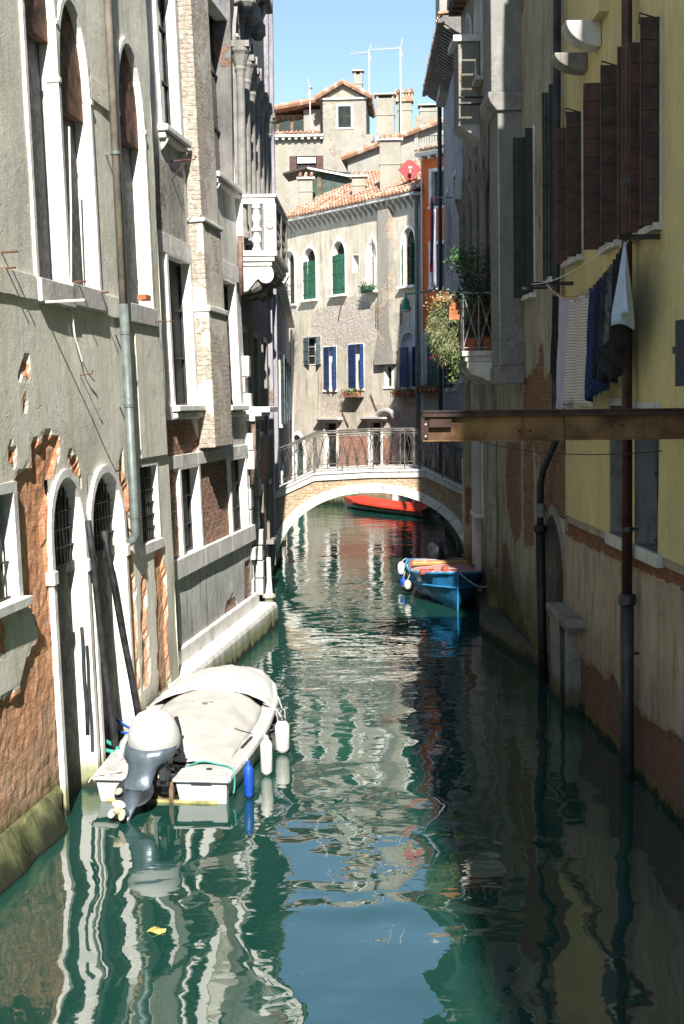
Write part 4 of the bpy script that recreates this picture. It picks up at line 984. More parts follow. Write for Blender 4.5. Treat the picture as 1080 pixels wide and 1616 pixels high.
# satellite dish turned to the sky: a flat red diamond aerial panel
FA = fr_at(51.7, .0)
x, z = FA.uv(647, 268, .2)
t = Thing('satellite_aerial', 'red diamond-shaped flat satellite aerial on the roof corner', 'aerial', FA, (x, -.2, z-.55))
sd2 = .44
t.part(MB().prism([(x-sd2, z+.02), (x-.08, z+sd2*.86), (x+.08, z+sd2*.86), (x+sd2, z+.02), (x+.1, z-sd2*.86), (x-.1, z-sd2*.86)], -.22, -.17), 'panel', plain('aerial_red', (.36, .045, .045), .5, var=.15), bevel=.01)
t.part(MB().tube([(x, -.15, z), (x, -.1, z-.75)], .03, 8), 'mast', M_IRON); t.part(MB().tube([(x, -.22, z-.1), (x, -.55, z-.15), (x, -.55, z+.0)], .018, 6).box(x-.07, x+.07, -.6, -.5, z-.0, z+.07), 'receiver', M_STG)

# green street lamp on an arm
x, z = F1.uv(641, 470, .9)
RB = F1.uv(700, 462, .9)
t = Thing('street_lamp', 'green bell-shaped lamp hanging from a thin green arm before the cream palazzo', 'street lamp', F1, (x, -.9, z))
M_LG = plain('lamp_green', (.02, .2, .13), .5, var=.2)
t.part(MB().tube([(x, -.9, F1.uv(641, 464, .9)[1]), (x+2.2, -.75, F1.uv(641, 464, .9)[1]+.02), (x+7.0, -.9, F1.uv(641, 464, .9)[1]+.0)], .03, 8), 'arm', M_LG)
zt_ = F1.uv(641, 464, .9)[1]; hl = zt_-F1.uv(641, 493, .9)[1]
t.part(MB().lathe((x, -.9, zt_-hl), [(.19, hl*.15), (.2, hl*.2), (.15, hl*.3), (.12, hl*.5), (.1, hl*.66), (.04, hl*.8), (.02, hl), (.02, hl+.1)], 14), 'shade', M_LG, smooth=True)
t.part(MB().lathe((x, -.9, zt_-hl), [(.09, 0), (.16, .03), (.185, hl*.15)], 14), 'bulb_glass', M_STG)

# ================================================================= ORANGE HOUSE
OC = F1.w(LW+.02, 0, 0); OA = at_y(722, 700, 49.3)
F2 = Fr((OC.x, OC.y, 0), (OA.x-OC.x, OA.y-OC.y), 0.)
LO = 3.2
T = Thing('orange_house', 'narrow orange house right of the cream palazzo with white framed windows', 'house', F2, (0, 0, 0))
T0 = zz(F2, 680, 246)
oo = [opx(F2, 682, 697, 300, 270, 325), opx(F2, 682, 697, 420, 385, 452), opx(F2, 675, 692, 570, 524, 614)]
oo[0].x1 = oo[0].x0+.8; oo[1].x1 = oo[1].x0+.8
zbk = zz(F2, 680, 522)
T.part(shell(wallgrid(.0, LO, zbk, T0, oo[:2], .25, seed=44), 0, LO, zbk, T0, 7), 'wall', M_OR)
wl = wallgrid(.0, LO, -.5, zbk, oo[2:], .2, [[(-.5, -.6), (LO+1, -.6), (LO+1, zz(F2, 680, 618)), (-.5, zz(F2, 680, 618))]], seed=45)
T.part(wl, 'lower_wall', M_F1)
window(T, oo[0], .12, .04, .2, M_STW, M_GRY, sillp=.05); window(T, oo[1], .12, .04, .2, M_STW, M_GRY, sillp=.05)
window(T, oo[2], .06, .03, .15, M_STG, M_DK, sillp=.12, shut=((-1, .34, 6, plain('shutter_sage', (.1, .17, .15), .7, streak=.4), 'l', None), (1, .34, 6, bpy.data.materials['shutter_sage'], 'l', None)))
T.part(MB().box(-.05, LO, -.3, .01, T0, T0+.12), 'cornice', M_STW)
cb = MB()
for k in range(8): cb.box(.1+k*.4, .22+k*.4, -.24, .01, T0-.12, T0-.002)
T.pieces(cb, 'cornice_bracket', M_STW)
T.part(tiles(-.05, LO, -.35, T0+.13, 3, T0+1.2), 'roof', M_TILE)
T.part(MB().tube([(.12, -.12, T0), (.12, -.12, .8)], .03, 6), 'downpipe', M_CURT)
planter(F2, (oo[2].x0+oo[2].x1)/2, oo[2].z0-.06, .8, 'orange window box under the sage louvred shutters of the orange house')
# pier between, pale brick strip
# roof terrace railing beyond
# ================================================================= HOUSES FAR BEHIND
YB = 70.
FB = Fr((0, YB, 0), (1, -.06), 0.)
fx = lambda px, py=300: FB.uv(px, py)[0]
fz = lambda px, py: FB.uv(px, py)[1]
T = Thing('gabled_house', 'tall pale gabled house with one green shuttered window behind the palazzo roof', 'house', FB, (fx(545), 0, 10))
xa, xb = fx(509), fx(579); zt = fz(545, 156); zap = fz(543, 133)
gw_ = opx(FB, 534, 554, 180, 167, 201)
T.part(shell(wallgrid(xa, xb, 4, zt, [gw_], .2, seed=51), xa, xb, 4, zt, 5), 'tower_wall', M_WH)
pz = window(T, gw_, .1, .03, .12, M_STW, M_DK, sillp=.05, shut=((-1, wd(gw_), 2, M_GRND, 'l', None), (1, wd(gw_), 2, M_GRND, 'l', None)))
T.part(MB().prism([(xa, zt), (xb, zt), (fx(543), zap)], .05, 4.8), 'gable', M_WH)
T.part(MB().box(xa-.08, xb+.08, -.1, .05, zt-.03, zt+.06).prism([(xa-.15, zt+.06), (xa-.15, zt+.13), (fx(543), zap+.12), (fx(543), zap+.02)], -.12, .04).prism([(xb+.15, zt+.06), (fx(543), zap+.02), (fx(543), zap+.12), (xb+.15, zt+.13)], -.12, .04), 'cornice', M_ST)
for s0, s1 in ((xa-.3, fx(543)), (xb+.3, fx(543))):
    mb = MB(); n = 9
    for k in range(14):
        y = -.2+k*.37; mb.tube([(s0, y, zt+.06), (s1, y, zap+.12)], [.14, .12], 6)
    T.part(mb, 'roof', M_TILE)
T.part(MB().tube([(xa+.02, -.1, zt), (xa+.02, -.1, fz(515, 222))], .06, 6), 'downpipe', M_IRON)
# left wing, lower and running behind
xw0 = fx(405); zt2 = fz(470, 214)
sq = opx(FB, 468, 500, 270, 246, 282)
T.part(shell(wallgrid(xw0, fx(590), 4, zt2, [sq], .25, seed=52), xw0, fx(590), 4, zt2, 2), 'wing_wall', M_WH)
T.part(pane(sq, .15), 'window', M_DK)
T.part(MB().box(sq.x0+.05, sq.x1-.05, .05, .12, sq.z1-.35, sq.z1-.05), 'awning', M_CURT)
pzs = MB().box(sq.x0-.35, sq.x0, -.06, -.01, sq.z0, sq.z1); T.part(pzs, 'shutter', M_BRN); T.part(MB().box(sq.x1, sq.x1+.35, -.06, -.01, sq.z0, sq.z1), 'shutter', M_BRN)
T.part(tiles(xw0, fx(508), -.35, zt2+.02, 1.2, zt2+.4, .24), 'roof', M_TILE)
T.part(MB().box(xw0, fx(512), -.35, .0, zt2-.1, zt2+.01), 'cornice', M_STW)
cb = MB()
for k in range(8): cb.box(fx(437+k*10), fx(441+k*10), -.28, 0, zt2-.22, zt2-.101)
T.pieces(cb, 'cornice_bracket', M_STW)
# glazed roof room left
zr = fz(470, 208)
T.part(MB().box(xw0, fx(478), 1.3, 4, zt2, fz(460, 172)), 'roof_room', M_WOOD)
for k in range(3): T.part(MB().box(fx(438+k*23-23), fx(456+k*23-23), 1.22, 1.29, fz(460, 204), fz(460, 182)), 'green_window', M_GRND)
T.part(MB().box(fx(478), fx(509), 1.1, 4, zt2, fz(500, 165)), 'roof_room', M_WH2)
mb = MB()
for k in range(12): y = .6+k*.36; mb.tube([(xw0, y, fz(430, 170)), (fx(500), y, fz(500, 153)), (fx(511), y, fz(511, 147))], .15, 6)
T.part(mb, 'roof', M_TILE)
# chimney pots etc
chimney(FB, 559, 572, 110, 160, 1.5, 'slender round-topped chimney left of the aerials behind the gable', 'flat', M_WH2)
chimney(FB, 594, 623, 147, 225, -3., 'wide pale chimney with a flat dark cap, middle of the roofs', 'flat', M_WH)
chimney(FB, 628, 650, 141, 215, -2.5, 'chimney with an arcaded brick crown and tile hat', 'crown', M_WH)
chimney(FB, 663, 692, 164, 190, -1.5, 'broad low chimney with a flat cap at the right of the roofs', 'flat', M_WH2)
# pale house in front right with sloping roof
YC = 63.; FC = Fr((0, YC, 0), (1, -.1), 0.)
gx = lambda px, py=250: FC.uv(px, py)[0]
gz_ = lambda px, py: FC.uv(px, py)[1]
T = Thing('pale_house', 'low pale grey house with a lean-to tile roof, before the gabled house', 'house', FC, (gx(620), 0, 8))
x0, x1 = gx(549), gx(700)
mb = MB(); za, zb2 = gz_(549, 250), gz_(700, 195)
mb.add([(x0,0,4),(x1,0,4),(x1,0,zb2),(x0,0,za),(x0,4,4),(x1,4,4),(x1,4,zb2),(x0,4,za)], [(0,1,2,3),(4,7,6,5),(0,3,7,4),(1,5,6,2),(3,2,6,7)])
T.part(mb, 'wall', M_WH2)
mb = MB()
for k in range(12): y = -.3+k*.36; mb.tube([(x0-.3, y, za-.02), (x1, y, zb2+.12)], .14, 6)
T.part(mb, 'roof', M_TILE)
T.part(MB().box(gx(655), gx(660), -.1, 0, gz_(657, 245), gz_(657, 205)), 'downpipe', M_STG)
T2 = Thing('terrace_wall', 'pale parapet wall with a thin iron railing above the orange house', 'terrace', FC, (gx(672), -5, 10))
x0, x1 = gx(640, 200), gx(705, 200)
T2.part(MB().box(gx(650), gx(712), -1.2, -.8, 8, gz_(670, 232)), 'parapet', M_WH2)
T2.part(MB().box(gx(655), gx(712), .5, 3, 8, gz_(670, 178)), 'wall', M_WH)
rl = MB(); n = 14
for k in range(n+1): x = gx(655)+(gx(712)-gx(655))*k/n; rl.box(x-.012, x+.012, -1.1, -1.08, gz_(670, 232), gz_(670, 222))
rl.box(gx(655), gx(712), -1.11, -1.07, gz_(670, 222), gz_(670, 221)); T2.part(rl, 'railing', M_IRON)
# aerials
def aerial(F, px, pyb, pyt, boom, label, dep=0., col=M_STG):
    x, z0 = F.uv(px, pyb, -dep); z1 = F.uv(px, pyt, -dep)[1]
    t = Thing('tv_aerial', label, 'aerial', F, (x, dep, z0), 'tv aerials on the roofs')
    t.part(MB().tube([(x, dep, z0), (x, dep, z1)], .035, 6), 'mast', col)
    bm = MB(); L = F.uv(px+abs(boom), pyt, -dep)[0]-x; s = 1 if boom > 0 else -1
    bm.tube([(x, dep, z1-.1), (x+s*L, dep+.2, z1-.1)], .02, 5)
    for k in range(9): xx_ = x+s*L*(k+.6)/9; bm.tube([(xx_, dep-.14-.01*k, z1-.1), (xx_, dep+.35, z1-.1)], .012, 4)
    for sgn in (-1, 1): bm.tube([(x, dep, z1-.1), (x+.12*s*-1, dep, z1-.1+sgn*.45)], .02, 4)
    t.part(bm, 'antenna', col)
M_AL = plain('aluminium', (.7, .7, .7), .4, .3, var=.1)
aerial(FB, 633, 214, 72, -46, 'tallest tv aerial with a long horizontal boom', -3.2, M_AL)
aerial(FB, 583, 165, 79, -30, 'smaller tv aerial left of the tallest one', 1, M_AL)
aerial(FB, 490, 205, 135, 3, 'bare thin mast rising over the left roof', .5, M_AL)
aerial(FC, 702, 130, 100, -20, 'distant tv aerial half hidden by the dark eave on the right', 6, M_AL)

# red boat moored along the palazzo
# ================================================================= RIGHT 1: yellow house
RA, RB_ = at_z(902, 1111), at_z(1080, 1314)
RDIR = (RB_ - RA).normalized()
R1 = Fr(RA, RDIR, lean=-.008)
RX = lambda px, py=800, d=0.: R1.uv(px, py, d)[0]
RZ = lambda px, py, d=0.: R1.uv(px, py, d)[1]
T = Thing('yellow_house', 'shaded yellow house with brown shutters, damp brown plaster base and bare brick foot', 'house', R1, (4, 0, 0))
XE = 8.6; XS = RX(893, 800); TOPR = 14.6
zy = R1.uv(985, 852)[1]
s1 = opx(R1, 898, 919, 300, 196, 408); s2 = opx(R1, 957, 979, 250, 125, 385); s3 = opx(R1, 1004, 1042, 200, 60, 362)
b1 = opx(R1, 964, 986, 760, 640, 845); b2 = opx(R1, 1003, 1040, 760, 648, 866)
s4 = Op(s3.x1+2.6, s3.x1+3.6, s3.z0, s3.z1); b3 = Op(b2.x1+2., b2.x1+2.7, b2.z0, b2.z1)
up = wallgrid(XS, XE, zy, TOPR, [s1, s2, s3, s4, b1, b2, b3], .2, seed=60, und=.006)
T.part(shell(up, XS, XE, zy-.0, TOPR, 7), 'wall', M_YE)
zb_ = zy-.07
T.part(MB().box(XS, XE, .012, .1, zb_-.03, zy+.0).box(XS, XE, .0, .03, zy-.002, zy-.0), 'brick_course', M_BRK if False else M_R1B)
bpl = [[(XS-.2, -.6), (XE+.2, -.6)] + [(XE+.2-k*.45, .8+.2*noise.noise(Vector((k*.9, 2, 0)))+.04*math.sin(k)) for k in range(int((XE-XS+.4)/.45)+1)]]
lo = wallgrid(XS, XE, -.5, zb_-.03, [], .09, bpl + [[(XS-.3, zb_-.22), (XE, zb_-.12), (XE, zb_+.3), (XS-.3, zb_+.3)]], depth=.035, soft=.1, seed=61, und=.012)
T.part(lo, 'base_wall', M_R1B)
for o in (b1, b2, b3):
    pz = T.part(pane(o, .3), 'window', M_DK); T.part(surround(o, .015, .004, .3), 'frame', M_STM, pz)
    T.part(MB().box(o.x0-.1, o.x1+.1, -.05, .2, o.z0-.14, o.z0), 'sill', M_STG, pz, bevel=.01); T.part(MB().box(o.x0-.05, o.x1+.05, -.02, .2, o.z1, o.z1+.09), 'lintel', M_STG, pz)
    T.part(grille(o, .22, .12, .5, .01), 'grille', M_RUST, pz)
for o in (s1, s2, s3, s4):
    wf_ = .5 if o is s1 else 1.
    pz = T.part(pane(o, .2), 'window', M_GL); T.part(surround(o, .08, .02, .2), 'frame', M_STG, pz); T.part(sash(o, .19, .05, 2, 3), 'sash', M_BRND, pz)
    T.part(MB().box(o.x0-.1, o.x1+.1, -.09, .15, o.z0-.07, o.z0), 'sill', M_STG, pz)
    la, lb_ = {id(s1): (.13, .17), id(s2): (.23, .19)}.get(id(o), (.16, .17))
    T.part(leaf(o.x0-.02, o.z0-.02, o.z1+.05, la, 93, 1, mode='h', boards=9), 'shutter', M_BRN, pz)
    T.part(leaf(o.x1+.02, o.z0-.02, o.z1+.07, lb_, 88, -1, mode='h', boards=9), 'shutter', M_BRND, pz)
    if o in (s3, s4): T.part(leaf(o.x0+.42*(o.x1-o.x0), o.z0-.02, o.z1-.02, .14, 92, 1, mode='h', boards=9), 'shutter', M_BRN, pz)
    T.part(MB().tube([(o.x1-.03, 0, o.z1+.07), (o.x1-.03, -.2, o.z1+.13), (o.x1-.03, -.2, o.z1+.02)], .01, 5), 'shutter_stay', M_IRON, pz)
# eave
T.part(MB().box(XS, XE, -.06, 7, TOPR, TOPR+.2), 'eave', M_STD)
# half-round stone corbels under a flue
for (pl, pr, pt, pb, lab) in ((905, 961, 17, 60, 1), (893, 931, 70, 99, 0)):
    xw = RX((pl+pr)/2+12, 40, 0); zt_ = RZ((pl+pr)/2, pt, .2); zb2_ = RZ((pl+pr)/2, pb, .2); h = zt_-zb2_
    mb = MB(); mb.prism([(0, zt_)] + [(-.42*math.cos(t*math.pi/16), zt_-h*math.sin(t*math.pi/16)) for t in range(9)], xw-.16, xw+.16, 'x')
    T.part(mb, 'corbel', M_STG if lab else M_STM, bevel=.015)  # lower corbel gets a darker stone to stand for its shade
xa_ = RX(931, 10); xb_2 = RX(962, 10)
T.part(MB().box(xa_-.12, xb_2, -.12, .01, RZ(935, 17, .2), TOPR), 'flue', M_YE)
# pipes on the yellow house
def pipe(F, x, d, z0, z1, r, name, label, mat, collars=(), r2=None, zch=None, mat2=None):
    t = Thing(name, label, 'drainpipe', F, (x, -d, max(z0, 0)))
    if zch is None: t.part(MB().tube([(x, -d, z0), (x, -d, z1)], r, 14), 'tube', mat, smooth=True)
    else:
        t.part(MB().tube([(x, -d, zch), (x, -d, z1)], r, 14), 'tube', mat, smooth=True)
        t.part(MB().tube([(x, -d, z0), (x, -d, zch)], r2, 14), 'cast_iron_foot', mat2, smooth=True)
        t.part(MB().lathe((x, -d, zch-.05), [(r2, 0), (r2*1.3, .03), (r2*1.3, .12), (r2*1.05, .14)], 14), 'collar', mat2)
    for z in collars: t.part(MB().box(x-.012, x+.012, -d, .01, z, z+.03).lathe((x, -d, z-.01), [(r*1.14, 0), (r*1.14, .05)], 14), 'clamp', mat2 or mat)
    return t
xp = R1.uv(990, 640, .12)[0]
zc_ = R1.uv(990, 950, .12)[1]
pipe(R1, xp, .12, -.3, TOPR, .058, 'drainpipe', 'dark brown drainpipe with a thicker black foot on the yellow house between the barred windows', M_PIPEBR, (RZ(990, 300), RZ(990, 830), RZ(990, 1020)), .075, zc_, M_PIPED)
# corner pipe with bends, cream house side
T = Thing('drainpipe', 'dark grey drainpipe with a bend at the corner of yellow and cream houses', 'drainpipe', R1, (RX(862, 1080, .1), -.12, 0))
p = [R1.uv(x, y, .12) for x, y in ((880, -40), (877, 640), (877, 695), (858, 740), (853, 765), (853, 832))]
T.part(MB().tube([(a, -.12, b) for a, b in p], .055, 12), 'tube', M_PIPED, smooth=True)
p2 = [R1.uv(x, y, .14) for x, y in ((853, 828), (855, 960), (858, 1090))]
T.part(MB().tube([(a, -.14, b) for a, b in p2], .07, 12), 'cast_iron_foot', plain('cast_iron_black', (.02, .019, .02), .5, .3, var=.4), smooth=True)
T.part(MB().lathe((p2[0][0], -.14, p2[0][1]-.12), [(.085, 0), (.1, .03), (.1, .1), (.08, .12)], 12), 'collar', bpy.data.materials['cast_iron_black'])
T.part(MB().lathe((p2[0][0], -.13, R1.uv(853, 815, .12)[1]), [(.068, 0), (.068, .2)], 12), 'joint', M_PIPEG)

# a green window shutter standing out near the right edge
x, z = R1.uv(1076, 560, .0)
t = Thing('wall_shutter', 'dark blue-grey shutter leaf standing out from the yellow wall at the right edge', 'shutter', R1, (x+.6, 0, z-.4))
zq0, zq1 = RZ(1072, 610, .3), RZ(1072, 508, .3)
xq = R1.uv(1066, 560, .4)[0]
t.part(MB().obox((xq, -.4, zq0), (.45, .1, 0), (0, .035, 0), (0, 0, zq1-zq0)).obox((xq-.05, -.41, (zq0+zq1)/2), (.5, .1, 0), (0, .03, 0), (0, 0, .06)), 'leaf', plain('shutter_bluegrey', (.02, .035, .06), .6, var=.3))
t.part(MB().tube([(xq+.2, -.36, (zq0+zq1)/2), (xq+.35, 0, (zq0+zq1)/2)], .012, 6), 'hinge', M_IRON)

# ================================================================= RIGHT 2: cream house
T = Thing('cream_house', 'damp cream plaster house with dark green shutters, gothic windows and a flower balcony', 'house', R1, (-4, 0, 0))
XM = RX(787, 960); TOP2R = 12.2
arch_g = opx(R1, 858, 893, 900, 812, 1110, 'pointed', .8); arch_g.z0 = -.4
k1 = opx(R1, 833, 843, 300, 212, 465); k2 = opx(R1, 874, 882, 300, 142, 436)
k3 = opx(R1, 840, 850, 760, 700, 840)
q = R1
pR2 = [pp(q, [(826,700),(826,600),(838,590),(850,570),(858,600),(870,590),(892,600),(892,830),(860,830),(850,720),(838,690)]),
       pp(q, [(800,700),(822,700),(824,830),(812,860),(800,800)]), pp(q, [(826,700),(842,700),(842,860),(828,860)]),
       pp(q, [(792,860),(800,860),(812,930),(850,1060),(850,1120),(792,980)]), pp(q, [(848,840),(858,840),(858,1010),(850,1010)]), pp(q, [(850,545),(856,545),(858,590),(848,590)])]
w = wallgrid(XM, XS-.004, -.5, TOP2R, [arch_g, k1, k2], .1, pR2, depth=.03, soft=.12, seed=70, und=.012)
T.part(shell(w, XM, XS-.01, -.5, TOP2R, 7), 'wall', M_R2)
T.part(MB().box(XM, XS, -.06, 7, TOP2R, TOP2R+.2), 'eave', M_STD)
M_GATE = weathered('gate_infill', (.2, .15, .11), (.14, .11, .08), under=(.2, .1, .06), under2=(.25, .15, .1), mortar=(.18, .15, .12), auto=1.2, bricks=1.5)
pz = T.part(pane(arch_g, .2), 'water_gate', M_GATE); T.part(surround(arch_g, .14, .03, .31), 'frame', M_STM, pz)
zt_ = RZ(880, 957, .15)
T.part(MB().box(RX(868, 1000, .15), RX(895, 1000, .15), -.15, .05, -.4, zt_-.2).box(RX(865, 1000, .2), RX(896, 1000, .2), -.2, .05, zt_-.2, zt_-.1).box(RX(862, 1000, .24), RX(898, 1000, .24), -.24, .05, zt_-.099, zt_), 'pilaster', M_STM, bevel=.015)
for o, dx in ((k1, .42), (k2, .4)):
    pz = T.part(pane(o, .2), 'window', M_GL); T.part(surround(o, .08, .02, .2), 'frame', M_ST, pz)
    T.part(MB().box(o.x0-.1, o.x1+.1, -.1, .15, o.z0-.07, o.z0), 'sill', M_ST, pz)
    T.part(leaf(o.x0-.02, o.z0-.03, o.z1+.02, .2 if o is k1 else .13, 95, 1, mode='v', boards=3), 'shutter', M_GRND, pz); T.part(leaf(o.x1+.02, o.z0-.02, o.z1+.04, .1, 84, -1, mode='h'), 'shutter', M_GRND, pz)
# projecting breast
xb1 = R1.uv(826, 400)[0]; xb0 = xb1-1.0; pd = .4
zq = RZ(808, 604, .4)
T.part(MB().box(xb0, xb1, -pd, .01, zq+.3, RZ(808, 130, .4)), 'chimney_breast', M_R2W, bevel=.02)
T.part(MB().box(xb0-.02, xb1+.02, -pd-.02, .01, zq, zq+.3), 'chimney_foot', M_STM, bevel=.02)
zt_ = RZ(808, 130, .4)
T.part(MB().prism([(0, zt_-.1), (-pd-.02, zt_-.1), (-pd-.12, zt_+.02), (-pd-.16, zt_+.12), (-pd-.16, zt_+.2), (0, zt_+.2)], xb0-.06, xb1+.06, 'x'), 'chimney_ledge', M_STM, bevel=.02)
T.part(MB().box(xb0, xb1, -pd-.1, .01, zt_+.2, TOP2R+.5), 'chimney_breast', M_R2W, bevel=.02)
# farther part with gothic windows, to the bridge
XN = RX(737, 905)
go = []
for k in range(4): xx = XM-1.0-k*1.15; go.append(Op(xx-.75, xx, 5.1 if k < 3 else 7, 9.3, 'ogee', .7))
gl = [Op(XN+1, XN+1.8, 10.2, 12.3, 'round', .4), Op(XM-2.4, XM-1.6, 10.6, 12.3, 'round', .4), Op(XM-3, XM-2.1, 1.9, 3.4), Op(XM-5.4, XM-4.6, 1.2, 2.8)]
T.part(shell(wallgrid(XN, XM-.003, -.5, 12.9, go+gl, .13, [pp(q, [(770,640),(787,640),(787,900),(770,850)]), pp(q, [(740,800),(748,780),(752,890),(742,880)])], seed=72, soft=.14), XN, XM-.003, -.5, 12.9, 7), 'far_wall', M_R2)
T.part(MB().box(XN-.1, XM, -.3, 7, 12.9, 13.1), 'eave', M_STD)
mb = MB()
for k in range(22): mb.box(XN+k*.36, XN+k*.36+.13, -.28, 0, 12.74, 12.9)
T.pieces(mb, 'rafter', M_WOOD)
for o in go:
    pz = T.part(pane(o, .3), 'window', M_GL); T.part(surround(o, .1, .03, .3), 'frame', M_STM, pz, bevel=.01)
    cc = T.part(MB().lathe((o.x1+.2, -.12, o.z0), [(.12, 0), (.12, .1), (.085, .16), (.075, o.zs-o.z0-.35), (.09, o.zs-o.z0-.3), (.15, o.zs-o.z0-.05), (.17, o.zs-o.z0)], 10), 'column', M_STM)
for o in gl: window(T, o, .1, .04, .2, M_ST, M_DK, sillp=.15)
for k, xx in enumerate((XM-.35, XM-2.7, XM-4.2)): T.part(MB().box(xx-.22, xx+.22, -.14, .01, -.4, 4.6), 'pilaster', M_R2 if k != 1 else M_STG, bevel=.015)
# white overhanging bay high up
xk = R1.uv(757, 140)[0]; zb0_ = R1.uv(742, 212, .2)[1]; zb1_ = R1.uv(742, 62, .2)[1]
T.part(MB().box(xk-.9, xk, -.42, .01, zb0_+.2, zb1_), 'white_bay', M_WH2, bevel=.02)
T.part(MB().prism([(0, zb0_-.1), (-.3, zb0_+.1), (-.44, zb0_+.2), (0, zb0_+.2)], xk-.9, xk, 'x'), 'bay_foot', M_STG); T.part(MB().box(xk-1, xk+.06, -.52, .01, zb1_, zb1_+.12), 'bay_cap', M_STW)
T.part(MB().tube([(xk+.3, .0, zb1_-1.3), (xk+.3, -.45, zb1_-1.3)], .02, 6).tube([(xk+.6, .0, zb0_+.6), (xk+.6, -.5, zb0_+.6)], .02, 6), 'iron_rod', M_IRON)
for (za, zb3) in ((8.2, 10.0), (7.9, 9.2)):
    T.part(MB().obox((XM-.5-(za-8)*1.5, -.03, za), (.03, 0, 0), (0, .02, 0), (.25*(1 if za > 8 else -1), 0, zb3-za)), 'wall_tie', M_IRON)

# ---- balcony with plants: outer face and side seen
yb0 = 25.5; xf = (R1.I @ at_y(788, 560, yb0)).x
z_s = 4.2+(636-556)/(FOC/yb0); z_r = 4.2+(636-466)/(FOC/yb0)
bx0_, bx1_ = xf-2.3, xf; by_ = -.62
bal = T.part(MB().box(bx0_, bx1_, by_, .01, z_s-.1, z_s).box(bx0_+.04, bx1_-.04, by_+.06, .01, z_s-.2, z_s-.101), 'balcony', M_ST, bevel=.012)
mb = MB(); pr = [(0, z_s-.2), (by_+.1, z_s-.2), (by_+.1, z_s-.32), (by_+.2, z_s-.45), (by_+.42, z_s-.52), (-.08, z_s-.6), (0, z_s-.64)]
mb.prism(pr, bx1_-.3, bx1_-.06, 'x'); T.part(mb, 'bracket', M_STW, bal, bevel=.02)
mb = MB(); mb.prism(pr, bx0_+.1, bx0_+.34, 'x'); mb.prism(pr, (bx0_+bx1_)/2-.1, (bx0_+bx1_)/2+.14, 'x'); T.pieces(mb, 'bracket', M_STG, bal, bevel=.02)
M_WIRE = plain('railing_grey', (.4, .4, .4), .5, .3, var=.2)
rl = MB()
def rail_panel(p0, p1):
    p0, p1 = Vector(p0), Vector(p1); H = Vector((0, 0, z_r-z_s)); n = max(1, round((p1-p0).length/.3))
    rl.tube([p0+H, p1+H], .018, 6); rl.tube([p0+Vector((0,0,.06)), p1+Vector((0,0,.06))], .012, 6)
    for k in range(n+1): b_ = p0+(p1-p0)*k/n; rl.tube([b_, b_+H], .012, 6)
    for k in range(n):
        a_, b_ = p0+(p1-p0)*k/n, p0+(p1-p0)*(k+1)/n; rl.tube([a_+H*.06, b_+H], .007, 5); rl.tube([b_+H*.06, a_+H], .007, 5); rl.lathe((a_+b_)/2+H*.53-Vector((0, 0, .02)), [(.03, 0), (.03, .03)], 8)
rail_panel((bx1_-.03, 0, z_s), (bx1_-.03, by_+.03, z_s)); rail_panel((bx0_+.03, by_+.03, z_s), (bx1_-.03, by_+.03, z_s)); rail_panel((bx0_+.03, 0, z_s), (bx0_+.03, by_+.03, z_s))
T.part(rl, 'railing', M_WIRE, bal)
M_FLO = plain('flower_pink', (.7, .03, .3), .6, var=.2, bump=0); M_ORF = plain('flower_orange', (.75, .25, .07), .6, var=.4, sc=9, bump=0); M_DRY = plain('dry_stems', (.42, .38, .24), .8, var=.3, bump=0)
def pot(x, y, z, r, h, label, cat='potted plant'):
    t = Thing('potted_plant', label, cat, R1, (x, y, z)); t.part(MB().lathe((x, y, z), [(r*.7, 0), (r*.98, h*.85), (r*1.08, h*.86), (r*1.1, h), (r*.9, h), (r*.88, h*.9)], 16), 'pot', M_TERRA); return t
def leaves(n, gen, smin, smax, rnd, asp=.45):
    mb = MB()
    for _ in range(n):
        c_ = Vector(gen(rnd)); s = rnd.uniform(smin, smax); a_ = Vector((rnd.gauss(0, 1), rnd.gauss(0, 1), rnd.gauss(-.3, .8))).normalized(); b_ = a_.cross(Vector((rnd.gauss(0, 1), rnd.gauss(0, 1), rnd.gauss(0, 1)))).normalized()
        f = a_.cross(b_)*s*.15
        mb.add([c_-a_*s, c_-b_*s*asp+f, c_+a_*s, c_+b_*s*asp+f], [(0, 1, 2, 3)])
    return mb
rn = random.Random(5)
# tall leafy climber in pots at the near corner
t = pot(bx1_-.2, by_+.25, z_s, .13, .24, 'terracotta pot with a tall dark climbing plant, front corner of the flower balcony')
br = MB(); tips = []
base = Vector((bx1_-.2, by_+.3, z_s+.2))
for k in range(12):
    a_ = rn.uniform(0, 6.28); tip = base+Vector((math.cos(a_)*.32-.1, math.sin(a_)*.28+.05, rn.uniform(.9, 1.75))); mid_ = base.lerp(tip, .5)+Vector((rn.uniform(-.1, .1), rn.uniform(-.1, .1), .1)); br.tube([base, mid_, tip], [.014, .009, .004], 5); tips += [mid_, tip, base.lerp(tip, .75)]
t.part(br, 'stems', M_WOOD)
t.part(leaves(1300, lambda r: tips[r.randrange(len(tips))]+Vector((r.gauss(0, .12), r.gauss(0, .1), r.gauss(0, .15))), .022, .05, rn), 'leaves', M_LEAFD)
tp2 = base+Vector((-.3, -.2, 1.55))
t.part(leaves(380, lambda r: tp2+Vector((r.gauss(0, .22), r.gauss(0, .14), r.gauss(0, .12))), .025, .055, rn), 'leaves', M_LEAF)
t2 = pot(bx1_-.25, by_+.52, z_s, .15, .26, 'terracotta pot standing nearest the wall on the flower balcony')
t2.part(leaves(300, lambda r: (bx1_-.25+r.gauss(0, .1), by_+.5+r.gauss(0, .08), z_s+.3+abs(r.gauss(0, .3))), .02, .045, rn), 'leaves', M_LEAFD)
t3 = pot(bx1_-.6, by_+.2, z_s, .14, .25, 'terracotta pot behind the front one on the flower balcony')
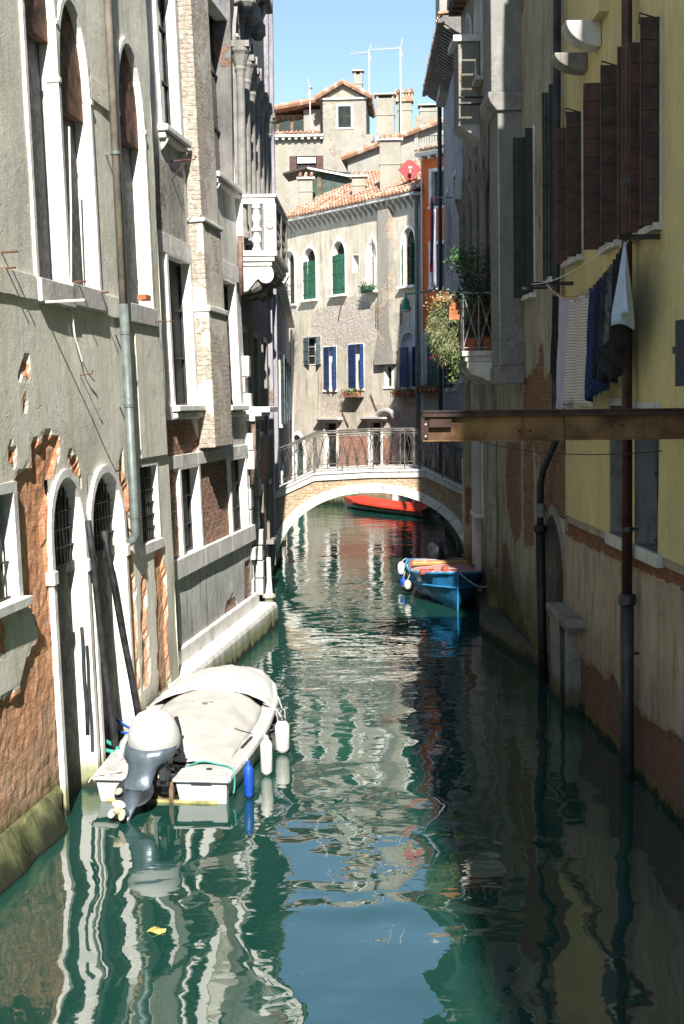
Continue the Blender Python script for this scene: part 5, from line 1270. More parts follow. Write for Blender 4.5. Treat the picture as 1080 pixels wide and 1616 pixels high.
t3.part(leaves(260, lambda r: (bx1_-.6+r.gauss(0, .12), by_+.2+r.gauss(0, .1), z_s+.32+abs(r.gauss(0, .2))), .02, .045, rn), 'leaves', M_LEAF)
# big cascading bush on the canal side
bc = Vector((bx1_-.95, by_-.22, z_s+.42))
t = Thing('hanging_bush', 'large rounded grey-green bush cascading over the canal side of the flower balcony', 'bush', R1, (bc.x, by_, z_s))
t.part(MB().box(bc.x-.55, bc.x+.55, by_-.2, by_+.02, z_s+.62, z_s+.8), 'trough', M_TERRA)
def bushpt(r):
    while True:
        v = Vector((r.uniform(-1, 1), r.uniform(-1, 1), r.uniform(-1, 1)))
        if .35 < v.length < 1: break
    k_ = 1+.16*noise.noise(v*2.3)
    return Vector((bc.x+v.x*.68*k_, bc.y+v.y*.34*k_, bc.z+v.z*.66*k_-.1*v.x))
mb = MB()
for _ in range(8000):
    c_ = bushpt(rn); d = (c_-Vector((bc.x, bc.y+.1, bc.z+.5))); d = (d.normalized()+Vector((rn.gauss(0, .5), rn.gauss(0, .5), rn.gauss(-.15, .5)))).normalized(); s = rn.uniform(.04, .12)
    w_ = d.cross(Vector((rn.gauss(0, 1), rn.gauss(0, 1), rn.gauss(0, 1)))).normalized()*.006
    mb.cur = 0 if rn.random() < .62 else 1; mb.add([c_-w_, c_+w_, c_+d*s], [(0, 1, 2)])
t.part(mb, 'foliage', [M_LEAFL, M_DRY])
# stonecrop with orange tips on top
t = Thing('trough_plant', 'orange and yellow tipped succulent on top of the hanging bush', 'potted plant', R1, (bc.x, by_-.1, z_s+.81))
t.part(MB().box(bc.x-.3, bc.x+.45, by_-.18, by_+.0, z_s+.81, z_s+.95), 'trough', M_TERRA)
mb = leaves(900, lambda r: (bc.x+.0+r.gauss(0, .25), by_-.22+r.gauss(0, .13), z_s+1.02+abs(r.gauss(0, .1))-.1*abs(r.gauss(0, .8))), .012, .035, rn, .7)
mb.mi = [rn.choice((0, 1, 1, 2)) for _ in mb.mi]
t.part(mb, 'rosettes', [M_ORF, M_DRY, M_LEAFL])
t = Thing('flower_pot', 'small hanging pot of bright pink flowers below the bush', 'flower pot', R1, (bx0_+.3, by_-.3, z_s-.35))
px_, pz_ = R1.uv(700, 560, .85)
t.part(MB().lathe((px_, -.85, pz_-.25), [(.1, 0), (.14, .2), (.15, .22)], 12), 'pot', M_PIPED)
t.part(leaves(200, lambda r: (px_+r.gauss(0, .12), -.85+r.gauss(0, .1), pz_+r.gauss(0, .06)), .02, .04, rn, .8), 'flowers', M_FLO); t.part(leaves(200, lambda r: (px_+r.gauss(0, .15), -.85+r.gauss(0, .12), pz_-.1+r.gauss(0, .09)), .02, .05, rn), 'leaves', M_LEAFD)
t.part(MB().tube([(px_, -.85, pz_-.05), (px_, -.5, pz_+.3)], .008, 4).tube([(px_, -.5, pz_+.3), (px_, 0, pz_+.3)], .01, 4), 'hanger', M_IRON)
t = Thing('trailing_plant', 'yellow-green vine trailing down from the flower balcony floor', 'plant', R1, (bx1_-.5, by_, z_s-.1))
vn = [Vector((bx1_-.5+.04*math.sin(k), by_-.04-.1*(k/9), z_s+.02-k*.075)) for k in range(9)]
t.part(MB().tube(vn, .006, 4), 'stem', M_LEAFL); t.part(leaves(200, lambda r: vn[r.randrange(9)]+Vector((r.gauss(0, .1), r.gauss(0, .05), r.gauss(0, .05))), .02, .045, rn), 'leaves', M_LEAFL)
for k, (xx, zz0) in enumerate(((bx0_-.1, z_s+.2), (bx0_-.5, z_s-.2))):
    pass

# ================================================================= RIGHT 3: lavender-grey tall house beyond the bridge
P0 = at_y(733, 700, 35.4); P1_ = at_y(702, 700, 43.4)
R3 = Fr((P1_.x, P1_.y, 0), (P0.x-P1_.x, P0.y-P1_.y), 0.)
LR = (P0-P1_).length
T = Thing('tall_grey_house', 'tall lavender-grey house in shade with a wide dark eave, right side beyond the bridge', 'house', R3, (LR/2, 0, 0))
og = [Op(1.5, 2.3, 8.6, 10.6), Op(4.6, 5.5, 8.6, 10.6), Op(1.5, 2.3, 4.6, 6.6), Op(4.6, 5.5, 4.6, 6.6), Op(6.6, 7.3, 4.8, 7.2)]
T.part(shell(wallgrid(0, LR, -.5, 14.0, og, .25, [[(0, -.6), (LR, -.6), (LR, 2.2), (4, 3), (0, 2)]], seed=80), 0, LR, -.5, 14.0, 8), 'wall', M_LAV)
for k_, o in enumerate(og): window(T, o, .1, .03, .2, M_STG, M_DK, sillp=.06, shut=((-1, .3, 80, M_GRND, 'l', None),) if k_ in (3, 4) else ())
T.part(MB().box(-.2, LR+.1, -.55, 8, 14.0, 14.16).box(-.25, LR+.1, -.66, -.55, 13.98, 14.1), 'eave', M_STD)
mb = MB()
for k in range(28): mb.prism([(0, 13.99), (-.5, 13.99), (-.5, 13.9), (-.2, 13.7), (0, 13.6)], .1+k*.3, .1+k*.3+.12, 'x')
T.pieces(mb, 'eave_bracket', M_STD)
T.part(tiles(-.2, LR+.1, -.6, 14.17, 5, 15.6, .24), 'roof', M_TILE)
solo(MB().tube([(.12, -.13, 13.9), (.12, -.13, .4)], .07, 8), 'drainpipe', 'black drainpipe at the far corner of the tall lavender-grey house', 'drainpipe', M_PIPED, R3, (.12, -.13, .4))
# rods and laundry on it
def cloth(F, pts, h, label, mat, name='garment', cat='garment', fold=.04, group=None, seed=0, taper=0., legs=False, nu=14, nv=16, cat2=None):
    """cloth hung from a run of points on a line"""
    P = [Vector(p) for p in pts]; rr = random.Random(seed); ph = rr.uniform(0, 6)
    def along(t):
        k = min(len(P)-2, int(t*(len(P)-1))); f = t*(len(P)-1)-k; return P[k].lerp(P[k+1], f)
    wid = (P[-1]-P[0]).length; mid_ = along(.5)
    def fn(u, v):
        uu = .5+(u-.5)*(1-taper*v); p = along(min(1, max(0, uu))); t_ = min(1, v*1.6)
        hh = h*(1+.05*math.sin(u*5+ph))
        off = fold*(.35+v)*math.sin(u*11+ph+v*1.2)+fold*.5*math.sin(u*23+ph*2+v*3)
        sag = -.02*math.sin(u*math.pi*3)**2*(1-v)
        q_ = Vector((p.x+.02*math.sin(v*6+ph)*v, p.y+off, p.z-hh*v+sag))
        if legs: q_.x += (u-.5)*0
        return q_
    mb = MB().sheet(fn, nu, nv)
    if legs: # open a gap between the legs
        keep = [(f, i) for f, i in zip(mb.f, mb.mi) if not ((f[0] % (nu+1)) == nu//2 and (f[0]//(nu+1)) > nv*.3)]
        mb.f = [a for a, _ in keep]; mb.mi = [b for _, b in keep]
    return solo(mb, name, label, cat, mat, F, P[0], group, smooth=True, thick=.006)
M_CLW = plain('cloth_lilac', (.42, .40, .5), .95, var=.1); M_CLR = plain('cloth_red', (.55, .03, .05), .95, var=.2); M_CLN = plain('cloth_navy', (.03, .035, .07), .95, var=.3)
for k, (xx, dd, hh, mt, lb, nm) in enumerate(((.9, .45, 2.2, M_CLR, 'long red cloth hanging high on the tall lavender-grey house', 'hanging_cloth'), (2.2, .5, 1.7, M_CLN, 'navy garment hanging beside the red cloth', 'garment'), (3.3, .5, 2.3, M_CLW, 'lilac sheet hanging nearest on the tall lavender-grey house', 'bed_sheet'))):
    zt_ = 10.4-.35*k+.2
    cloth(R3, [(xx, -dd, zt_), (xx+.7, -dd, zt_-.05)], hh, lb, mt, nm, 'laundry', seed=k, group='laundry beyond the bridge')
solo(MB().tube([(.6, -.45, 10.45), (1.8, -.5, 10.2), (4.3, -.52, 10.1)], .008, 4).tube([(.6, 0, 10.45), (.6, -.5, 10.45)], .015, 5).tube([(4.3, 0, 10.1), (4.3, -.55, 10.1)], .015, 5), 'washing_line', 'washing line with rods high on the tall lavender-grey house', 'washing line', M_IRON, R3, (.6, 0, 10.45))
# tall pale wall rising behind its roof
x, z = R3.uv(700, 40, -1.)
T = Thing('roof_tower', 'pale roof tower rising above the dark eave of the tall lavender-grey house', 'tower', R3, (3, 2, 14))
a_ = (R3.I @ at_y(694, 20, 41)); 
T.part(MB().box(a_.x-2, a_.x, a_.y, a_.y+3, 13.5, 19), 'wall', M_WH2); T.part(MB().box(a_.x, a_.x+.04, a_.y+.25, a_.y+.45, 14.5, 19), 'window_strip', M_STG)

# ================================================================= RIGHT 0: the block behind the viewer (casts the shade)
T = Thing('corner_block', 'tall plain plaster block behind the viewer on the right bank', 'house', R1, (14, 0, 0))
T.part(shell(wallgrid(XE+.01, 17.6, -.5, 15, [], .6, seed=90), XE+.01, 17.6, -.5, 15, 8), 'wall', M_R2)
T.part(MB().box(17.61, 40, -1.3, 8, -.5, 19.5), 'corner_wing', M_R2)
T.part(MB().box(17.4, 40, -1.6, 8.2, 19.5, 19.7), 'eave', M_STD)

# right quay: low stone ledge curving along the cream house
kb = MB(); n = 40; prof = [(.0, -.5), (-1., -.5), (-1., .12), (-.85, .2), (.0, .22)]; rings = []
for k in range(n+1):
    x = RX(737, 905)+(RX(852, 1060)-RX(737, 905))*k/n; w_ = .2+.05*math.sin(k*.3) + .22*math.exp(-((k-26)/9)**2)
    if k > n-4: w_ *= (n-k+.3)/4
    rings.append([(x, y*w_, z) for y, z in prof])
kb.loft(rings)
solo(kb, 'quay_ledge', 'dark mossy stone ledge curving along the foot of the cream house', 'ledge', M_STD, R1, (RX(790, 980), 0, 0))
# posts by the water gate
for (px, pyt, pyb, r, lb) in ((890, 975, 1118, .05, 'straight dark post standing in the water before the arched water gate'), (871, 1050, 1092, .035, 'short dark post stub beside the arched water gate')):
    P = at_z(px, pyb); h = 4.2-(pyt-636)/(FOC/P.y)
    tag(link(MB().tube([(P.x, P.y, -.6), (P.x, P.y, h*.5), (P.x-.02, P.y, h)], r, 10), 'mooring_post', M_WOODD, P, WF.M, smooth=True), lb, 'post', 'mooring posts at the right wall')

# ================================================================= WASHING LINES and laundry on the yellow house
xa_ = RX(905, 447); xb_2 = RX(1042, 373)
za_ = RZ(905, 447); zb2_ = RZ(1042, 373)
t = Thing('washing_line', 'two-string washing line on iron rods under the brown shutters', 'washing line', R1, (xa_, 0, za_))
t.part(MB().box(xa_-.018, xa_+.018, -.62, .02, za_-.025, za_+.025), 'rod', M_IRON); t.part(MB().box(xb_2-.02, xb_2+.02, -.42, .02, zb2_-.025, zb2_+.025), 'rod', M_IRON)
za_ += .0
def lpt(tt, d0=.36, d1=.30, sag=.42): return Vector((xa_+(xb_2-xa_)*tt, -(d0+(d1-d0)*tt), za_+.0+(zb2_-za_)*tt-sag*4*tt*(1-tt)*(1-.25*tt)))
def lpt2(tt): return lpt(tt, .56, .40, .12)
t.part(MB().tube([lpt(k/30) for k in range(31)], .006, 5), 'string', M_CURT); t.part(MB().tube([lpt2(k/20) for k in range(21)], .006, 5), 'string', M_CURT)
M_CB = plain('cloth_black', (.012, .012, .014), .95, var=.3); M_CW = plain('cloth_white', (.62, .6, .56), .95, var=.08); M_CBL = plain('cloth_lightblue', (.45, .56, .72), .9, var=.08)
M_CP = plain('cloth_blue_pattern', (.018, .04, .13), .95, var=.9, sc=60); M_CG = plain('cloth_charcoal', (.03, .035, .035), .95, var=.5, sc=9); M_CV = plain('cloth_pale_lilac', (.44, .40, .52), .95, var=.08)
M_CS = plain('cloth_grey', (.12, .13, .14), .95, var=.5, sc=14)
def lace():
    m, nt, b = newmat('cloth_lace'); tc, flat, st_, gz = coords(nt)
    v = nd(nt, 'ShaderNodeTexBrick', {'Vector': flat, 'Color1': c4((.66, .6, .55)), 'Color2': c4((.62, .56, .52)), 'Mortar': c4((.3, .26, .24)), 'Scale': 1., 'Mortar Size': .006, 'Brick Width': .05, 'Row Height': .035}).outputs[0]
    nt.links.new(v, b.inputs['Base Color']); b.inputs['Roughness'].default_value = .95; return m
M_CL = lace()
def seg(t0, t1, f=lpt): return [f(t0+(t1-t0)*k/5) for k in range(6)]
LG = 'laundry on the line under the brown shutters'
items = [(.14, .20, 1.05, M_CB, 'narrow black sleeve-like garment at the far end of the washing line', 'garment', 0),
 (.21, .33, 1.45, M_CV, 'pale lilac cloth hanging partly behind the white lace one', 'hanging_cloth', 0),
 (.30, .58, 1.3, M_CL, 'white lace cloth hanging in the washing line beside the blue patterned one', 'hanging_cloth', 0),
 (.59, .67, 1.22, M_CP, 'dark blue patterned cloth hanging beside the white lace one', 'hanging_cloth', 0),
 (.68, .73, 1.02, M_CB, 'black trousers hanging next to the blue patterned cloth', 'trousers', 1),
 (.73, .76, 1.2, M_CP, 'blue patterned skirt mostly hidden between black clothes', 'skirt', 0),
 (.76, .81, 1.15, M_CG, 'charcoal garment in the middle of the washing line', 'garment', 0),
 (.81, .85, .85, M_CS, 'dark grey garment with a light fold, right of the charcoal one', 'garment', 0),
 (.85, .91, 1.22, M_CB, 'long black trousers at the near side of the washing line', 'trousers', 1),
 (.915, .95, 1.0, M_CB, 'black shirt hanging just before the pale blue shirt', 'shirt', 0)]
for k, (t0, t1, h, mt, lb, nm, lg) in enumerate(items):
    cloth(R1, seg(t0, t1), h, lb, mt, nm, 'laundry', fold=.05, seed=k+10, legs=bool(lg), group=LG, taper=.05)
# the pale blue shirt, pinched at one peg and falling open
p0 = lpt(.98); 
def shirt(u, v):
    w_ = .05+.5*min(1, v*1.25)**.9; a_ = (u-.35)*w_
    return Vector((p0.x+a_+.05, p0.y-.05-.1*math.sin(u*7+v*2)*v, p0.z-.05-v*.85*(1-.22*abs(u-.3)) + .04*math.sin(u*9)))
solo(MB().sheet(shirt, 16, 16), 'shirt', 'pale blue shirt pinned at the near end of the washing line', 'laundry', M_CBL, R1, p0, LG, smooth=True, thick=.006)
# long white cloth lower behind
pegs = MB()
for k in range(34):
    c_ = lpt(.03+k*.027); pegs.box(c_.x-.006, c_.x+.006, c_.y-.008, c_.y+.008, c_.z-.05, c_.z+.035)
ob = t.part(pegs, 'pegs', plain('peg_wood', (.4, .26, .14), .8)); ob['kind'] = 'stuff'
# second rod pair on the green shuttered window
xr, zr_ = R1.uv(880, 449); xr -= .5
solo(MB().box(xr-.018, xr+.018, -.42, .02, zr_-.02, zr_+.02), 'washing_rod', 'dark rod jutting out below the right green shutters of the cream house', 'rod', M_IRON, R1, (xr, 0, zr_))

# ================================================================= STEEL BEAM
BY_ = 12.3
zb_t = at_y(870, 646, BY_).z; zb_b = at_y(870, 695, BY_).z
xl_ = at_y(667, 670, BY_).x; xr_ = 3.6
BFm = Fr((xl_, BY_, 0), (1, 0))
Lb = xr_-xl_; z0, z1 = zb_b, zb_t
t = Thing('steel_beam', 'rusty steel I-beam jutting out over the canal from the yellow house', 'beam', BFm, (0, 0, z0))
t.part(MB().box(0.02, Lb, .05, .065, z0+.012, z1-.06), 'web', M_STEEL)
t.part(MB().box(0, Lb, -.02, .14, z1-.06, z1-.02).box(0, Lb, -.03, .15, z1-.019, z1), 'top_flange', M_STEELF, bevel=.003)
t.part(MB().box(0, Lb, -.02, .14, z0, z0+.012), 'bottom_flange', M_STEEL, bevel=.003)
t.part(MB().box(-.012, 0.02, -.01, .13, z0+.012, z1-.06).box(-.01, .055, .02, .049, z0+.02, z1-.065), 'end_plate', M_STEELF, bevel=.002)
t.part(MB().box(.06, .27, -.01, .048, z0+.17, z0+.205).box(.06, .27, -.012, .0, z0+.13, z0+.204), 'bracket', M_STEELF, bevel=.003)
for kx in (.9, 1.0, 1.75, 1.85, 2.6): t.part(MB().lathe((kx, .05, z0+.09+.04*(kx > 1.5)), [(.012, 0), (.012, -.012), (.006, -.014)], 6, (0, 1, 0)), 'bolt', M_STEELF)
t.part(MB().tube([(1.3, .02, z1), (1.3, .02, z1+.02), (1.32, .0, z1-.2), (1.31, -.03, z0-.02), (1.33, .05, z0-.12)], .005, 5), 'wire_tie', M_IRON)
t.part(MB().lathe((.03, .015, z0+.16), [(.009, 0), (.009, -.008)], 8, (0, 1, 0)).lathe((.03, .015, z0+.05), [(.009, 0), (.009, -.008)], 8, (0, 1, 0)), 'bolts', M_STG)
for k in range(3):
    pass
# cable sagging below the beam
A_, B_ = at_y(735, 690, 20.5), at_y(1110, 704, 12.6)
pts = [A_.lerp(B_, k/24)+Vector((0, 0, -.16*4*(k/24)*(1-k/24))) for k in range(25)]
tag(link(MB().tube(pts, .006, 5), 'overhead_cable', M_IRON, pts[0], WF.M), 'thin black cable sagging below the steel beam in front of the yellow wall', 'cable')
# ================================================================= BOATS
def interp(tab, t):
    for a, b in zip(tab, tab[1:]):
        if t <= b[0]:
            f = (t-a[0])/(b[0]-a[0]); f = f*f*(3-2*f)*.5+f*.5; return [p+(q-p)*f for p, q in zip(a[1:], b[1:])]
    return list(tab[-1][1:])
M_GEL = plain('white_gelcoat', (.5, .495, .48), .28, var=.08, sc=3, bump=0, streak=.12); M_CAN = plain('canvas_grey', (.42, .41, .375), .9, var=.1, sc=4, bump=.004); M_CANW = plain('canvas_white', (.5, .495, .48), .85, var=.07, sc=4, bump=.004)
M_OUT = plain('outboard_grey', (.10, .13, .16), .3, .3, var=.12, bump=0); M_OUTD = plain('outboard_dark', (.03, .035, .04), .45, .2, var=.3, bump=0)
M_CRM = plain('propeller_cream', (.62, .55, .4), .6, var=.15); M_FEN = plain('fender_white', (.68, .66, .6), .5, var=.1, streak=.25); M_FENB = plain('fender_blue', (.01, .07, .4), .45, var=.15)
M_ROPE = plain('rope_teal', (.05, .33, .27), .9, var=.2); M_ROPEW = plain('rope_white', (.55, .53, .48), .9, var=.2); M_YEL = plain('hull_foul', (.45, .4, .16), .8, var=.4)

WB = Fr((-1.94, 13.82, 0), (1, -.115))
T = Thing('motorboat', 'white motorboat under a grey and white canvas cover, moored by the left wall', 'boat', WB, (0, 1.5, 0))
st_ = [(0, .735, .27, .66, -.12), (.5, .765, .28, .70, -.15), (1.2, .80, .31, .73, -.18), (2, .82, .37, .74, -.2), (2.8, .79, .45, .66, -.2), (3.4, .68, .52, .5, -.16), (3.8, .5, .57, .3, -.05), (4.05, .3, .59, .12, .1), (4.15, .1, .6, .03, .25)]
rings = []
for k in range(26):
    y = 4.15*k/25; b, g, c_, kz = interp(st_, y)
    half = [(b-.03, g-.045), (b-.045, g-.1), (c_+(b-c_)*.45, .12+.1*y/4), (c_, .02+.2*max(0, y-3)), (c_*.5, kz*.7), (0, kz)]
    rings.append([(-x, y, z) for x, z in half] + [(x, y, z) for x, z in reversed(half[:-1])])
hull = MB().loft(rings, cap=False, closed=False); r0 = rings[0]
T.part(hull, 'hull', M_GEL, smooth=True)
# gunwale deck, rolled edge
gr_ = []
for k in range(26):
    y = 4.15*k/25; b, g, c_, kz = interp(st_, y); w_ = .17 if y < 3.2 else .17*(1-(y-3.2)/1.1)+.02; gr_.append((y, b, g, w_))
for s in (-1, 1):
    mb = MB(); mb.loft([[(s*b, y, g-.05), (s*(b+.012), y, g-.02), (s*b, y, g+.012), (s*(b-.04), y, g+.022), (s*(b-w_), y, g+.018), (s*(b-w_), y, g-.05)] for y, b, g, w_ in gr_]); T.part(mb, 'gunwale', M_GEL, smooth=False, bevel=.006)
# stern platform and transoms either side of the motor well
for x0, x1, nm in ((-.735, -.2, 0), (.13, .735, 1)):
    T.part(MB().prism([(x0, .27), (x1, .27), (x1, .235), (x0, .235)], -.07, .5, 'y').box(x0+.02, x1-.02, .1, .46, .271, .293), 'stern_deck', M_GEL, bevel=.012)
    T.part(MB().prism([(x0+.02, .234), (x1-.03, .234), (x1-.035 if nm else x1-.01, .0), (x1-.1, -.1), (x0+.12, -.1), (x0+.07, .0)], -.02, .1, 'y'), 'transom', M_GEL, bevel=.01)
T.part(MB().box(-.6, .6, -.022, -.001, -.08, .03), 'waterline_stain', M_YEL)
T.part(MB().box(-.2, .13, .12, .18, -.1, .2).box(.085, .13, -.03, .12, -.1, .22), 'motor_well', M_WOOD)
T.part(MB().box(.33, .55, -.075, -.068, .232, .242).lathe((.46, .25, .293), [(.035, 0), (.035, .008), (.02, .01)], 12), 'stern_fitting', M_OUTD)
T.part(MB().box(-.2, .13, .3, .5, .1, .27), 'well_floor', M_GEL, bevel=.01)
# cover
rid = [(.45, .3), (.9, .42), (1.6, .53), (2.3, .62), (2.55, .66), (3.0, .74), (3.4, .74), (3.8, .69), (4.1, .62), (4.22, .5)]
def coverfn(y0, y1, over):
    def fn(u, v):
        y = y0+(y1-y0)*v; b, g, c_, kz = interp(st_, min(y, 4.15)); h = interp(rid, y)[0]; uu = (u-.5)*2; bb = b-.15 if over < .5 else b+.03
        if y > 4.1: bb = .12
        z = g+.02+(h-g)*(1-abs(uu)**1.9)
        if over > .5 and abs(uu) > .86: z = g+.02-(abs(uu)-.86)*1.4*min(1, (y-2.5)*2)
        z += .02*noise.noise(Vector((uu*3, y*2.2, 1)))+.012*math.sin(y*9+uu*6)*(abs(uu))+.012*noise.noise(Vector((uu*9+y*2, y*7-uu*4, 1)))
        return Vector((uu*bb, y, z))
    return fn
T.part(MB().sheet(coverfn(.45, 2.56, 0), 24, 28), 'cover', M_CAN, smooth=True, thick=.004)
T.part(MB().sheet(coverfn(2.5, 4.22, 1), 28, 26), 'bow_cover', M_CANW, smooth=True, thick=.005)
T.part(MB().tube([coverfn(2.5, 4.22, 1)(u/24, .01)+Vector((0, 0, .006)) for u in range(25)], .008, 5), 'seam', M_CANW)
T.part(MB().box(-.14, .12, 2.06, 2.085, .607, .613).box(.0, .06, 1.98, 2.16, .606, .612), 'patch', plain('patch_grey', (.2, .2, .2), .8))
T.part(MB().obox((.655, 1.0, .335), (.03, 0, 0), (.04, .42, .02), (0, 0, .006)), 'grab_strip', M_OUTD)
# outboard motor with its white hood
T = Thing('outboard_motor', 'tilted grey outboard motor with white cloth cowl at the stern of the white boat', 'outboard motor', WB, (-.1, -.1, .3))
prof = [(.27, -.06), (.285, -.02), (.285, .06), (.265, .15), (.225, .24), (.16, .31), (.08, .345), (.005, .355)]
rings = []
for r_, h in prof: rings.append([(-.06+r_*.98*math.cos(a*math.pi/12)+(.0), -.03+r_*1.02*math.sin(a*math.pi/12)-h*.12, .66+h+.012*math.sin(a*math.pi/12*5)*(h < .1)) for a in range(24)])
T.part(MB().loft(rings), 'cowl_cover', M_CANW, smooth=True)
def ring(cx_, cy_, cz_, rx, ry, tilt=.5, n=16, pw=.75):
    o = []
    for a in range(n):
        t_ = 2*math.pi*a/n; x = rx*math.copysign(abs(math.cos(t_))**pw, math.cos(t_)); y = ry*math.copysign(abs(math.sin(t_))**pw, math.sin(t_))
        o.append((cx_+x, cy_+y*math.cos(tilt), cz_+y*math.sin(tilt)))
    return o
leg = [ring(-.07, -.06, .66, .285, .27, .1), ring(-.09, -.1, .56, .27, .25, .2), ring(-.12, -.15, .5, .18, .2, .35), ring(-.14, -.24, .40, .145, .15, .5), ring(-.16, -.33, .31, .15, .13, .6), ring(-.18, -.40, .26, .16, .16, .6)]
T.part(MB().loft(leg), 'midsection', M_OUT, smooth=True)
pl_ = [ring(-.18, -.42, .25, .2, .2, .6, pw=1), ring(-.18, -.43, .235, .21, .21, .6, pw=1)]
T.part(MB().loft(pl_), 'cavitation_plate', M_OUTD, smooth=False, bevel=.004)
gc = [ring(-.18, -.47, .22, .085, .17, .6), ring(-.2, -.56, .11, .06, .16, .6), ring(-.22, -.63, .02, .045, .13, .6), ring(-.24, -.7, -.1, .02, .08, .6)]
T.part(MB().loft(gc), 'gearcase', M_OUT, smooth=True)
c0_ = Vector((-.24, -.72, .1)); ax = Vector((-.15, -.8, .45)).normalized()
T.part(MB().lathe(c0_+ax*-.2, [(.01, 0), (.05, .05), (.06, .15), (.05, .24), (.02, .28)], 12, ax), 'gear_torpedo', M_OUT, smooth=True)
pr_ = MB(); u_ = ax.cross(Vector((0, 0, 1))).normalized(); v_ = ax.cross(u_)
pr_.lathe(c0_+ax*.05, [(.035, 0), (.035, .06), (.02, .09), (.01, .1)], 12, ax)
for k in range(3):
    a_ = k*2.094+.5; d_ = u_*math.cos(a_)+v_*math.sin(a_); e_ = ax.cross(d_); ctr = c0_+ax*.09; vs = []
    for i in range(5):
        t_ = i/4; w_ = .02+.055*math.sin(math.pi*min(1, t_*.85+.1)); p = ctr+d_*(.03+.075*t_); tw = e_*math.cos(.7)+ax*math.sin(.7)*.8; vs += [p-tw*w_, p+tw*w_]
    pr_.add(vs, [(2*i, 2*i+1, 2*i+3, 2*i+2) for i in range(4)])
T.part(pr_, 'propeller', M_CRM, thick=.008)
T.part(MB().box(-.03, .1, -.12, .1, .2, .56).box(-.02, .14, .02, .12, .08, .3).box(.02, .09, -.2, -.12, .28, .5), 'swivel_bracket', M_OUTD, bevel=.012)
T.part(MB().box(.0, .06, -.16, -.125, .3, .48), 'anode', M_CRM, bevel=.006)
T.part(MB().tube([(.02, -.05, .56), (.12, .0, .5), (.2, .08, .48), (.2, .05, .62)], .028, 8).tube([(.2, .05, .55), (.19, .02, .78), (.17, .0, .92)], [.035, .03, .022], 8).box(.1, .24, .0, .05, .68, .71), 'tiller', M_OUTD, smooth=False)
T.part(MB().tube([(.0, .02, .5), (.1, -.05, .42), (.16, .06, .38), (.1, .2, .3), (.16, .33, .29)], .012, 6).tube([(.05, -.02, .48), (.14, -.04, .36), (.1, .12, .3)], .01, 6), 'cables', M_IRON)
T.part(MB().lathe((-.32, -.52, .255), [(.045, 0), (.045, .012), (.02, .014)], 14, (-.2, -.5, .8)), 'trim_tab', M_STG)
T.part(MB().tube([(-.03, -.04, .57), (.05, -.05, .56), (.12, 0, .55)], .016, 6), 'orange_strap', plain('strap_orange', (.5, .17, .05), .7))
# ropes on the boat
def rope(pts, r, name, label, mat, F=WB):
    pts = [Vector(p) for p in pts]; o = []
    for i in range(len(pts)-1):
        p0, p1, p2, p3 = pts[max(0, i-1)], pts[i], pts[i+1], pts[min(len(pts)-1, i+2)]
        for k in range(6):
            t_ = k/6; o.append(.5*((2*p1)+(p2-p0)*t_+(2*p0-5*p1+4*p2-p3)*t_*t_+(3*p1-p0-3*p2+p3)*t_**3))
    o.append(pts[-1]); return solo(MB().tube(o, r, 6), name, label, 'rope', mat, F, o[0], smooth=True)
rope([(.2, .32, .3), (.35, .42, .33), (.52, .4, .31), (.66, .3, .31), (.74, .2, .29), (.76, .12, .15), (.75, .1, .08)], .01, 'mooring_rope', 'teal rope lying over the right rear corner of the white boat', M_ROPE)
rope([(-.2, .2, .29), (-.4, .12, .3), (-.6, .0, .29), (-.72, -.06, .28), (-.77, -.1, .22)], .007, 'mooring_rope', 'thin white rope across the left rear deck of the white boat', M_ROPEW)
rope([(-.7, 1.55, .36), (-.85, 1.6, .42), (-.98, 1.7, .46), (-1.0, 1.6, .4), (-.86, 1.5, .36), (-.7, 1.5, .35)], .016, 'mooring_rope', 'blue rope wrapped round the mooring pole at the left rail of the white boat', M_FENB)
rope([(-.72, .9, .32), (-.9, .95, .4), (-1.05, 1.0, .38), (-1.0, .9, .34), (-.75, .8, .31)], .024, 'mooring_rope', 'green padded rope loop round the upright pole beside the white boat', M_ROPE)
rope([(.78, 2.9, .5), (.83, 2.9, .35), (.86, 2.92, .3), (.84, 2.9, .05), (.8, 2.3, -.02)], .008, 'mooring_rope', 'white rope trailing into the water by the front fender', M_ROPEW)
# fenders hanging over the right side
def fender(P, r, L, label, mat, F=WF, cap=None, top=.22):
    P = Vector(P); t = Thing('fender', label, 'fender', F, P)
    t.part(MB().lathe(P, [(r*.25, -.03), (r*.7, 0), (r, r*.5), (r, L-r*.5), (r*.7, L), (r*.3, L+.03)], 14), 'body', mat, smooth=True)
    t.part(MB().lathe(P+Vector((0, 0, L+.0)), [(r*.45, 0), (r*.45, .03), (r*.3, .06)], 10).lathe(P+Vector((0, 0, -.05)), [(r*.3, 0), (r*.4, .05)], 10), 'end_cap', cap or mat)
    t.part(MB().tube([P+Vector((0, 0, L+.04)), P+Vector((-.03, .01, L+top*.6)), P+Vector((-.08, .02, L+top))], .008, 5), 'line', M_ROPEW); return t
g_ = 'fenders of the white motorboat'
for (px, pyb, r, L, lb, mt, cp_) in ((393, 1257, .055, .33, 'blue fender at the right rear corner of the white boat', M_FENB, None), (421, 1221, .068, .38, 'slim white fender in the middle of the white boat side', M_FEN, None), (446, 1186, .088, .36, 'big white fender with dark ends near the bow of the white boat', M_FEN, M_OUTD)):
    P = at_z(px, pyb, .02); f_ = fender(P, r, L, lb, mt, cap=cp_, top=.16); f_.o['group'] = g_

